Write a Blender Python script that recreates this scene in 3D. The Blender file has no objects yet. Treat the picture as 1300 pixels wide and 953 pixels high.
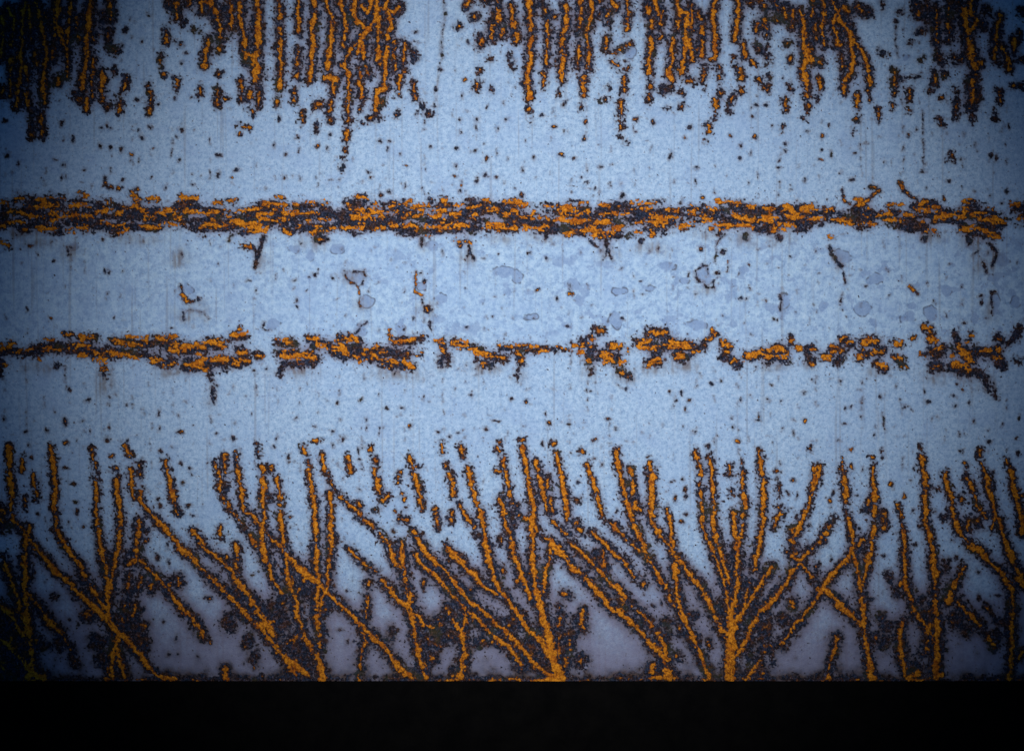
import bpy, math, re
import numpy as np

# ------------------------------------------------------------------ camera, light, exposure
MM = 0.001                                   # one unit of the drawing grid is one millimetre
sc = bpy.context.scene
cam_d = bpy.data.cameras.new('camera'); cam = bpy.data.objects.new('camera', cam_d)
sc.collection.objects.link(cam); sc.camera = cam
cam.location = (0, -3.0, 0); cam.rotation_euler = (math.radians(90), 0, 0)
cam_d.sensor_width = 36; cam_d.lens = 36 * 3.0 / 1.300; cam_d.clip_end = 100

w = bpy.data.worlds.new('World'); sc.world = w; w.use_nodes = True
w.node_tree.nodes['Background'].inputs[0].default_value = (0.10, 0.45, 1.0, 1)
w.node_tree.nodes['Background'].inputs[1].default_value = 0.075

vignette_spot = bpy.data.lights.new('vignette_spot', 'SPOT'); lo = bpy.data.objects.new('vignette_spot', vignette_spot)  # added spot; its cone falloff imitates a lens vignette's dark corners
sc.collection.objects.link(lo)
vignette_spot.energy = 172; vignette_spot.color = (1.0, 0.985, 0.95); vignette_spot.shadow_soft_size = 0.10
lo.location = (-0.06, -1.90, 0.36)
from mathutils import Vector
aim = Vector((0.02, 0, 0.070))
lo.rotation_euler = (aim - lo.location).to_track_quat('-Z', 'Y').to_euler()
vignette_spot.spot_size = 2 * math.radians(21.0); vignette_spot.spot_blend = 1.0

sc.view_settings.view_transform = 'Standard'; sc.view_settings.look = 'None'
sc.view_settings.exposure = 0; sc.view_settings.gamma = 1

# ------------------------------------------------------------------ grid of the sheet (mm)
X0, X1, Y0, Y1 = -14, 1314, -14, 864          # y runs down the sheet
W, H = X1 - X0 + 1, Y1 - Y0 + 1
rng = np.random.default_rng(11)
gx, gy = np.meshgrid(np.arange(X0, X1 + 1, dtype=np.float32), np.arange(Y0, Y1 + 1, dtype=np.float32))
FX = np.fft.rfftfreq(W)[None, :]; FY = np.fft.fftfreq(H)[:, None]
def blur(a, sx, sy=None):
    sy = sx if sy is None else sy
    g = np.exp(-2 * (math.pi ** 2) * ((FX * sx) ** 2 + (FY * sy) ** 2))
    return np.fft.irfft2(np.fft.rfft2(a) * g, s=(H, W)).astype(np.float32)
def noise(sx, sy=None):
    a = blur(rng.standard_normal((H, W)), sx, sy)
    return a / a.std()

n1, n2, n3, n4, n5 = noise(.75), noise(1.5), noise(4), noise(10), noise(28)
wx, wy = noise(3) * .5 + noise(8) * .8, noise(3) * .6 + noise(8) * .7

K = np.full((H, W), -40, np.float32); Kown = np.zeros((H, W), np.int32)
Cc = np.full((H, W), -40, np.float32); Cown = np.zeros((H, W), np.int32)
parts = [None]                                # index -> name of the part
def new_part(name, label=None):
    parts.append((name, label)); return len(parts) - 1

REG = {}
for i, x in enumerate((0, 260, 520, 780, 1040)):
    REG['A%d' % (i + 1)] = (x, 540, 5.0); REG['B%d' % (i + 1)] = (x, 695, 5.0)
for i, x in enumerate((0, 325, 650, 970)):
    REG['T%d' % (i + 1)] = (x, 0, 3.9394); REG['M%d' % (i + 1)] = (x, 220, 3.9394); REG['L%d' % (i + 1)] = (x, 400, 3.9394)

def stroke(pts, cw, m, pid, grow=0.0):
    """widen a traced line into the fields: cw half width of the orange crust, m half width of the dark scale"""
    P = np.array(pts, np.float32)
    pad = m + 15
    xa, xb = int(max(X0, P[:, 0].min() - pad)) - X0, int(min(X1, P[:, 0].max() + pad)) - X0 + 1
    ya, yb = int(max(Y0, P[:, 1].min() - pad)) - Y0, int(min(Y1, P[:, 1].max() + pad)) - Y0 + 1
    if xb <= xa or yb <= ya: return
    s = np.s_[ya:yb, xa:xb]
    px, py = gx[s] + wx[s], gy[s] + wy[s]
    d = np.full(px.shape, 1e9, np.float32)
    if len(P) == 1:
        ax = rng.uniform(.75, 1.35)
        d = np.hypot((px - P[0, 0]) * ax, (py - P[0, 1]) / ax)
    for a, b in zip(P[:-1], P[1:]):
        v = b - a; L = float(v @ v) + 1e-6
        t = np.clip(((px - a[0]) * v[0] + (py - a[1]) * v[1]) / L, 0, 1)
        d = np.minimum(d, np.hypot(px - a[0] - t * v[0], py - a[1] - t * v[1]))
    k = m - d
    if grow > 0: k = k + grow * np.clip((gy[s] - 600) / 230, 0, 1)
    elif grow < 0: k = k - grow * np.clip((120 - gy[s]) / 110, 0, 1)
    up = k > K[s]; K[s][up] = k[up]; Kown[s][up] = pid
    if cw > 0:
        c = cw - d
        up = c > Cc[s]; Cc[s][up] = c[up]; Cown[s][up] = pid

def sm0(v, a, b):
    t = np.clip((v - a) / (b - a), 0, 1); return t * t * (3 - 2 * t)
def run(block, name, dw, dm, mk=None, scale_m=1.0, add_m=0.0, grow=0.0):
    reg = None
    for item in re.split(r'[|\n]', block):
        item = item.strip()
        if not item: continue
        t = item.split()
        if t[0] in REG: reg = t.pop(0)
        if not t: continue
        cw, m, pts = dw, dm, []
        x0, y0, f = REG[reg]
        for q in t:
            if q[0] == 'w': cw = float(q[1:])
            elif q[0] == 'm': m = float(q[1:])
            else:
                a, b = q.split(','); pts.append((x0 + float(a) / f, y0 + float(b) / f))
        pid = mk(pts, cw, m) if mk else new_part(name)
        stroke(pts, cw, (m + add_m) * scale_m, pid, grow)

# ------------------------------------------------------------------ rust branches of the lower zone
BR = '''
A1 50,140 62,280 75,420 70,560 80,600 180,720 290,840
B1 290,60 340,140 400,180 480,270 560,340 610,380 680,460 740,530 830,610 900,690 950,760 1010,810 1110,835 w3.0
A1 140,200 145,290 w2.3 m5 | 215,310 230,380 235,450 w2 m5 | 155,460 158,530 w1 m5
A1 325,140 335,220 345,320 355,400 345,500 355,600 350,650 430,790 500,880 | 180,640 165,740 160,840
B1 510,110 560,230 630,330 680,380 w2.2 m8 | 160,50 150,240 165,400 185,540 205,680 215,800 w3.2 m9
A1 0,520 40,550 w2 m9 | 0,580 30,640 w.6 m9
B1 20,60 65,210 110,320 125,390 w2.0 m8 | 0,360 60,430 110,490 160,560 w2 m9 | 0,580 70,640 130,700 190,770 210,800 w2.3 m11
B1 160,270 230,360 310,470 380,540 420,600 w2.0 m7 | 420,600 460,660 485,730 w.3 m5 | 180,825 210,790 280,825 w4 m9
A1 590,150 600,260 612,350 w1 m4 | 612,350 618,450 615,560 630,700 650,850 w2.5 m6
B1 645,0 675,150 690,300 700,440 740,580 725,680 710,820 w2.6 m8 | 740,620 770,730 790,830 w2.2
A1 730,270 w2 m4 | 740,340 745,370 750,480 765,620 750,780 735,850 w2.2 m5.5
B1 755,0 740,80 705,200 690,260 w2.2
A1 800,135 825,190 w2.2 m5 | 830,280 840,390 855,460 w2.2 m5 | 885,240 890,310 w.6 m5 | 905,400 890,470 950,560 1050,660 1160,780 1250,860 w2.5 m6
B1 1140,0 1200,60 1300,150 w2.6
B2 0,150 80,230 170,320 250,410 330,490 420,590 490,680 560,780 580,820 w2.8 m7.5
A1 880,600 880,700 870,790 840,860 w2.2 m6.5
B1 875,0 860,70 820,110 w2.2 m8
A1 1045,225 1070,330 1090,410 1110,480 w2.5 m5.5 | 1110,480 1130,560 w.4 m5 | 1225,660 1300,750 w2.2
B2 -40,-30 60,40 180,150 200,200 290,330 380,440 440,560 w2.4 m7
B1 890,80 960,150 1060,250 1130,350 1230,450 1290,560 w2.4 m6.5 | 1060,250 1085,210 w1.8 | 1130,180 1140,230 w1.4 m5
B1 825,160 815,240 w2 | 900,190 880,260 w1.8 | 955,230 960,260 w1.6 m6 | 800,340 790,400 w1.4 m8 | 860,370 840,430 w1.6 m7 | 775,430 785,490 w1.2 m8
A2 60,240 90,290 100,400 125,455 w2.1 m5.5 | 120,185 135,300 w1.6 m4.5 | 200,170 205,280 w.8 m4 | 200,280 235,400 240,490 250,550 w2.3 m5.5 | 145,490 190,560 235,625 w2 m5.5 | 235,625 250,660 w0 m5
A2 330,110 350,180 w.8 m4 | 365,260 380,400 375,480 370,600 360,680 375,800 385,860 w2.6 m5.5
B2 360,0 400,100 430,190 490,290 w2.2 m6
A2 420,260 420,280 w2 m5.5 | 455,335 475,430 485,560 495,680 500,770 520,860 w2.2 m5.5
B2 490,0 520,60 525,150 545,260 590,350 590,450 620,500 650,600 680,670 w2.6 m7.5
A2 250,550 290,560 345,630 400,690 470,760 560,850 w2.2 m6
B2 500,20 600,120 660,180 720,240 800,310 920,420 1040,540 1150,650 1220,740 1270,790 w2.8 m7
A2 630,130 640,180 w2.4 m5 | 655,230 660,260 675,400 695,530 705,680 705,860 w2.5 m5.5
B2 705,0 710,110 720,240 710,300 720,440 735,550 715,700 w2.2 m7 | 715,700 740,790 740,830 w4.6 m8
A2 715,100 w2.4 m5 | 740,190 765,290 w2.2 m5.5 | 775,310 790,350 w2 m5 | 790,420 800,560 795,660 810,740 785,860 w2.6 m6
B2 800,0 785,100 780,240 745,330 725,440 w2.4 m7
A2 800,370 860,440 w.5 m4.5 | 860,440 920,500 1000,580 1080,660 1150,730 1200,820 1215,860 w2.3 m6
B2 1170,0 1210,80 1250,130 w2.2 m6
A2 1250,740 1260,860 w2 m6
B2 1250,20 1270,130 1280,240 1300,400 w2.6 m7
B3 0,280 15,430 40,600 70,740 105,830 w2.7 m8
A2 910,190 920,290 w1.6 m4 | 1055,150 w2 m4.5 | 1075,210 1085,230 w1 m4.5 | 1080,280 1100,340 1110,410 w2.4 m5.5 | 1130,470 1170,440 w1.6 m5 | 1230,290 1230,370 w1 m3.6 | 1245,440 1255,470 w1.8 m4 | 1230,600 1290,600 w1.4 m5 | 980,490 990,510 w1.8 m5 | 1080,530 w.5 m4.5
A2 100,650 100,720 w1.8 m4.5 | 200,760 205,860 w2.2 m5 | 290,700 330,770 w1.4 m5
B2 205,0 195,150 w2.2 m6
B2 910,10 980,70 1040,130 w1.8 m5 | 1075,155 1090,155 w1.4 m4 | 1130,210 1180,270 1230,330 1300,385 w2.6 m6 | 1200,310 1230,340 w4 m7 | 1040,220 1045,230 w2.2 m6 | 1025,290 1025,440 w1.4 m4.5 | 1000,540 1020,600 1000,700 975,820 w1.5 m4.5
B2 600,260 580,310 w2 m7 | 630,200 650,180 w1.6 m8 | 545,580 525,610 w1.6 m8 | 640,640 660,600 w1.8 m8 | 540,740 600,780 650,810 w4 m10 | 130,780 135,830 w3.4 m7 | 980,825 w3 m5 | 320,400 380,460 400,520 440,560 w2 m8 | 390,450 440,465 w1.4 m7 | 500,700 560,740 w3.5 m7 | 1270,800 1310,830 w3 m6
A3 0,200 25,270 45,360 60,470 75,520 w2.5 m6 | 25,270 65,255 w1.8 m5
A3 200,110 210,160 w1.6 m5 | 230,240 235,260 w.3 m4.5 | 255,310 275,410 270,440 w2.6 m6 | 325,130 345,200 w1.8 m4.6 | 375,280 395,370 430,490 455,590 480,720 505,860 w2.7 m6
B3 490,0 520,120 560,230 600,300 640,370 700,440 760,520 830,590 880,650 w3.2 m8
A3 165,530 w1.6 m4 | 165,560 172,650 w1 m3.5 | 260,550 260,610 w1.6 m4.5 | 325,515 345,550 385,620 410,650 w2.1 m6 | 435,690 w1.6 m6
A3 560,110 560,140 w1.6 m4 | 570,160 600,210 w.5 m3 | 600,210 600,270 620,350 635,450 w2 m5.5 | 555,295 575,300 w2 m5 | 575,450 600,570 630,670 650,760 670,860 w2.3 m6.5
B3 660,40 700,140 740,240 775,320 w2.2 m6
A3 645,490 670,510 w1.4 m7 | 690,560 750,590 w1 m5 | 655,620 w1.4 m7 | 590,710 590,740 w.6 m4
A3 705,90 w2.2 m5 | 705,130 740,260 765,400 780,540 775,650 785,860 w2.6 m6.5
B3 780,0 790,130 805,270 w2.8 m6.5 | 805,270 830,350 850,460 890,580 w4.6 m9 | 890,580 905,690 930,780 940,830 w5.5 m10
A3 800,230 820,290 840,400 860,530 w2 m6 | 915,115 w2 m5 | 930,190 940,220 965,350 990,440 1005,580 w2.8 m6.5 | 905,450 895,490 910,540 w1.8 m6.5 | 880,330 875,390 w.8 m6
A3 800,650 850,710 910,750 960,800 1010,860 w2.4 m6.5
B3 900,0 980,60 1060,140 1150,230 1220,310 1300,390 w2.8 m7.5 | 1180,270 1300,390 w3.6 m8
B4 0,370 80,450 150,520 230,610 320,700 340,780 w2.8 m7.5
A3 900,760 880,860 w2 m5
B3 895,0 875,120 845,280 820,340 w2.2 m6
A3 915,610 960,650 990,690 w2 m6 | 1015,740 1080,790 1140,860 w2.2 m6.5
B3 1060,0 1130,70 1200,140 1300,250 w2.4 m7.5
B4 0,240 70,320 w2.3 m6 | 100,360 170,420 235,490 w1.5 m5.5 | 270,540 320,620 340,720 w2.5 m8
A3 1155,680 1230,740 1300,810 w2.2 m6 | 1095,160 w1.8 m4 | 1130,240 1160,340 1190,450 1225,570 w2.3 m5.5 | 1225,570 1260,600 w.3 m5 | 1085,660 1090,680 w1.6 m6 | 1220,800 w1.6 m7 | 1065,470 w.8 m5 | 1285,630 w1.4 m4
B4 0,40 60,100 130,180 w2 m5.5
A4 0,640 50,690 90,730 w2 m5 | 120,760 160,800 w1.6 m6
A3 230,760 290,810 340,860 w2.4 m7
B3 240,0 320,80 400,160 480,240 560,300 w2.5 m7
A3 20,670 70,740 130,810 170,860 w2.4 m6.5
B3 90,0 160,80 240,160 300,240 380,330 460,400 540,470 620,550 700,630 780,710 880,800 w3 m8.5 | 40,50 120,140 200,220 270,300 350,370 w2.8 m7.5 | 350,380 345,470 320,550 345,600 340,700 325,800 w2.4 m7.5 | 370,400 460,490 540,560 620,640 710,740 w2.6 m8 | 240,380 270,450 300,500 w2.2 m7 | 40,420 100,490 150,520 w1.8 m8 | 180,450 210,490 w1.5 m7 | 250,550 260,570 w1.6 m8
B3 900,830 960,825 w8 m14 | 960,432 950,490 w1.8 m6 | 940,560 940,700 w1.5 m6.5 | 1100,400 1085,470 1105,510 w2 m6 | 1020,580 1015,650 w1.6 m6.5 | 1090,710 1095,740 w1.2 m8 | 980,300 1000,300 w2.2 m6 | 960,380 w1.6 m5 | 990,700 1000,730 w3 m7 | 320,815 w5 m9 | 270,800 w2 m6 | 130,690 160,700 w1.4 m7 | 530,600 w1.8 m6 | 105,830 w3.5 m7 | 600,145 w1.6 m5 | 690,210 w1.8 m4.5 | 255,80 w1.6 m5 | 90,220 w1.6 m5 | 1230,20 1230,110 w1.7 m7
A4 15,170 30,290 60,420 100,550 150,660 200,760 230,860 w2.5 m6
B4 195,0 220,80 250,120 290,210 340,260 w2.7 m7
A4 105,265 115,360 115,440 w2.1 m5.5 | 130,490 170,540 w1.9 m7 | 230,240 240,350 245,460 230,570 w2.8 m6 | 220,580 260,660 340,760 380,830 410,860 w2.4 m6.5 | 325,530 350,620 370,740 370,780 w2.2 m5.5
B4 350,0 400,70 470,150 530,230 580,310 630,410 660,480 700,540 740,570 w2.6 m7 | 385,100 395,230 410,340 440,460 490,570 550,690 610,820 w2.8 m7 | 350,300 380,370 w1.4 m5
A4 520,170 525,210 w1.6 m4.6 | 540,250 545,310 w2.2 m5 | 545,370 w1.6 m5 | 550,420 560,560 565,650 600,720 630,800 w2.1 m6
B4 635,60 680,170 710,290 725,400 w2.4 m7.5
A4 605,210 620,340 635,420 630,580 650,720 680,860 w2.4 m6
B4 685,60 715,180 725,230 w2.2 m8
A4 725,260 730,310 w1 m4 | 745,410 750,440 w1 m4 | 755,550 760,640 770,740 785,850 w2.3 m5.5
B4 780,50 785,200 760,350 745,430 w2.6 m8
A4 800,240 w2 m5 | 808,290 810,390 825,520 w2.3 m6 | 812,560 815,680 790,760 785,850 w2.1 m6
A4 915,150 925,200 w1.4 m4.5 | 930,220 945,350 950,470 935,620 915,760 890,860 w2.5 m6
B4 895,50 885,130 w2.2 m7
A4 1050,510 1050,560 1010,640 w1.8 m5 | 1045,380 1045,430 w1.2 m4 | 1245,140 w1.6 m5 | 1255,260 1270,350 1240,490 1200,600 1160,670 1120,720 w2.6 m6 | 1300,265 1285,350 w2.4 m6 | 1120,650 1150,750 w1.8 m6 | 1155,570 w.5 m4
B4 1310,-50 1250,10 1180,90 1100,200 1020,310 930,410 870,490 820,600 780,680 w2.8 m7.5
A5 0,720 60,650 95,590 w2.3 m5.5
B4 1100,20 1180,90 1230,150 1270,190 w2.1 m6.5 | 1000,120 930,230 860,340 800,420 780,480 w2.6 m8 | 850,260 820,360 w2 m8 | 860,220 w1.4 m7 | 730,420 740,500 735,600 w5 m9 | 740,600 740,700 735,830 w6.5 m9 | 670,520 740,570 w2.6 m8 | 780,440 760,520 w2 m9
B4 1310,290 1230,400 1150,490 1070,600 w2.4 m7
B5 0,300 50,220 130,130 215,40 w2.7 m6
B4 920,720 870,780 820,830 w2.5 m6.5 | 940,800 w2 m6 | 1000,715 w1.5 m6 | 990,620 w1.4 m8 | 950,655 w1.3 m8 | 240,750 240,800 w3 m6.5 | 330,780 350,830 w6.5 m11 | 230,825 400,830 w2.6 m8 | 185,230 w2 m5 | 400,685 w1.8 m5 | 410,515 w1.8 m7 | 600,620 w1.6 m6 | 1135,330 1130,370 w1.2 m6 | 1280,125 w1.2 m5
A5 135,210 w1.6 m4.5 | 135,240 145,300 165,400 170,520 190,600 215,720 230,860 w2.5 m6
B5 215,0 240,120 260,260 280,420 285,560 w2.7 m6 | 285,560 310,700 320,820 w3.6 m7
A5 330,205 w2 m4.8 | 345,260 350,430 345,560 350,650 320,790 305,860 w2.5 m6
B5 330,0 310,110 275,200 w2.3 m6
A5 500,510 520,570 w1.8 m4.6 | 525,630 535,750 540,860 w2.4 m5.5
B5 535,0 540,130 550,230 590,340 595,390 w2.5 m7 | 520,220 w3 m6
A5 645,150 w2 m5 | 650,190 660,250 675,370 680,480 685,620 710,740 720,860 w2.6 m6.2
B5 720,0 730,140 740,300 740,440 745,560 735,700 745,820 w3.2 m8 | 620,430 670,490 720,590 w2.2 m9
A5 800,310 825,410 845,520 880,660 950,740 1010,780 1080,860 w2.6 m6.5 | 930,330 965,390 1000,490 1050,590 w2.4 m6.5 | 1020,160 1025,200 w1.2 m5 | 1035,240 1070,360 1090,470 1110,590 1100,650 w2.7 m6.5 | 1140,600 1170,690 1220,800 1240,860 w2.5 m6.5 | 1190,210 1200,250 w1.4 m5 | 1220,290 1245,410 1270,550 1300,680 w2.8 m6.5
B5 950,-10 1040,40 1110,120 1190,200 1225,260 1230,370 1220,560 1215,700 1205,820 w2.5 m6.5 | 1205,0 1240,100 1280,170 1300,230 w2.6 m8
A5 900,470 w2.2 m6 | 945,600 940,660 w1.8 m6.5 | 1000,600 w1.6 m6.5 | 255,760 290,720 w1.8 m6 | 310,470 305,500 w1.4 m6 | 400,560 410,640 w.3 m7 | 700,395 760,400 w.7 m4
B5 0,270 40,270 130,360 200,430 260,490 w2.5 m6 | 150,390 210,430 w3.6 m6 | 110,570 100,640 80,720 65,820 w2 m5.5 | 520,460 520,600 535,720 545,800 w2.3 m6.5 | 560,820 640,800 w3 m7 | 905,120 880,180 855,240 w2 m5.5 | 835,300 820,350 w3 m8 | 890,350 940,410 1020,500 w2.8 m7.5 | 1070,550 1110,620 w1.5 m5.5 | 680,590 665,680 w1.4 m6 | 360,560 w1.8 m5.5 | 1290,660 1260,700 w2.4 m6 | 1270,190 1300,230 w4 m8 | 325,815 w6 m9 | 65,825 w3.5 m6 | 770,800 w5 m8 | 1200,820 w4.5 m8
'''
run(BR, 'rust_branch', 2.5, 6.0, scale_m=.82, add_m=.4, grow=2.3)

# dark crusted ground between the branches (no orange)
DK = '''
B1 860,500 m13 | 900,600 m12 | 560,430 m9 | 620,600 m11 | 350,320 m4 | 60,500 120,640 m15 | 0,720 60,780 m15 | 640,700 m9 | 850,270 m8 | 1000,220 m6 | 250,620 m9 | 380,620 m7
B2 220,300 m11 | 150,480 m10 | 440,400 480,460 m13 | 600,640 m14 | 270,590 m8 | 310,690 m7 | 640,280 m9 | 770,380 m8 | 480,330 m8 | 650,740 m11 | 1000,520 m8 | 1180,540 m6
B3 640,490 m11 | 760,600 m11 | 200,560 m13 | 120,600 m10 | 1020,540 m9 | 400,280 m5 | 1230,150 m8 | 1060,460 m5 | 850,730 m9 | 1000,640 m9 | 540,160 m5 | 1170,90 m7 | 240,250 m7 | 450,600 m7
B4 330,480 m7 | 500,430 m7 | 680,370 m9 | 850,560 m11 | 950,520 m13 | 1080,460 m9 | 960,640 m8 | 1150,120 m7 | 880,400 m9 | 780,300 m7 | 340,560 m7 | 170,400 m4 | 850,700 m7 | 40,340 m6
B5 430,490 m7 | 420,600 m7 | 690,430 m11 | 640,330 m6 | 860,460 m9 | 930,520 m7 | 800,80 800,150 m3.5 | 1220,620 m5 | 1060,370 1130,450 1190,500 m3.5 | 440,160 455,230 m3 | 500,280 m6 | 380,430 m6 | 770,620 m8 | 1130,560 m6 | 620,760 m8
A1 900,660 m8 | 850,820 m8
A2 410,460 m6 | 130,400 m7
A3 650,560 m7 | 880,540 m6 | 440,560 m6 | 1060,620 m5 | 1180,820 m8
A4 120,500 m8 | 580,390 m4 | 1130,800 m8
A5 300,520 m6 | 1010,620 m7 | 800,590 m5
'''
run(DK, 'dark_scale', 0, 6, add_m=.5, grow=1.6)

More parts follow.
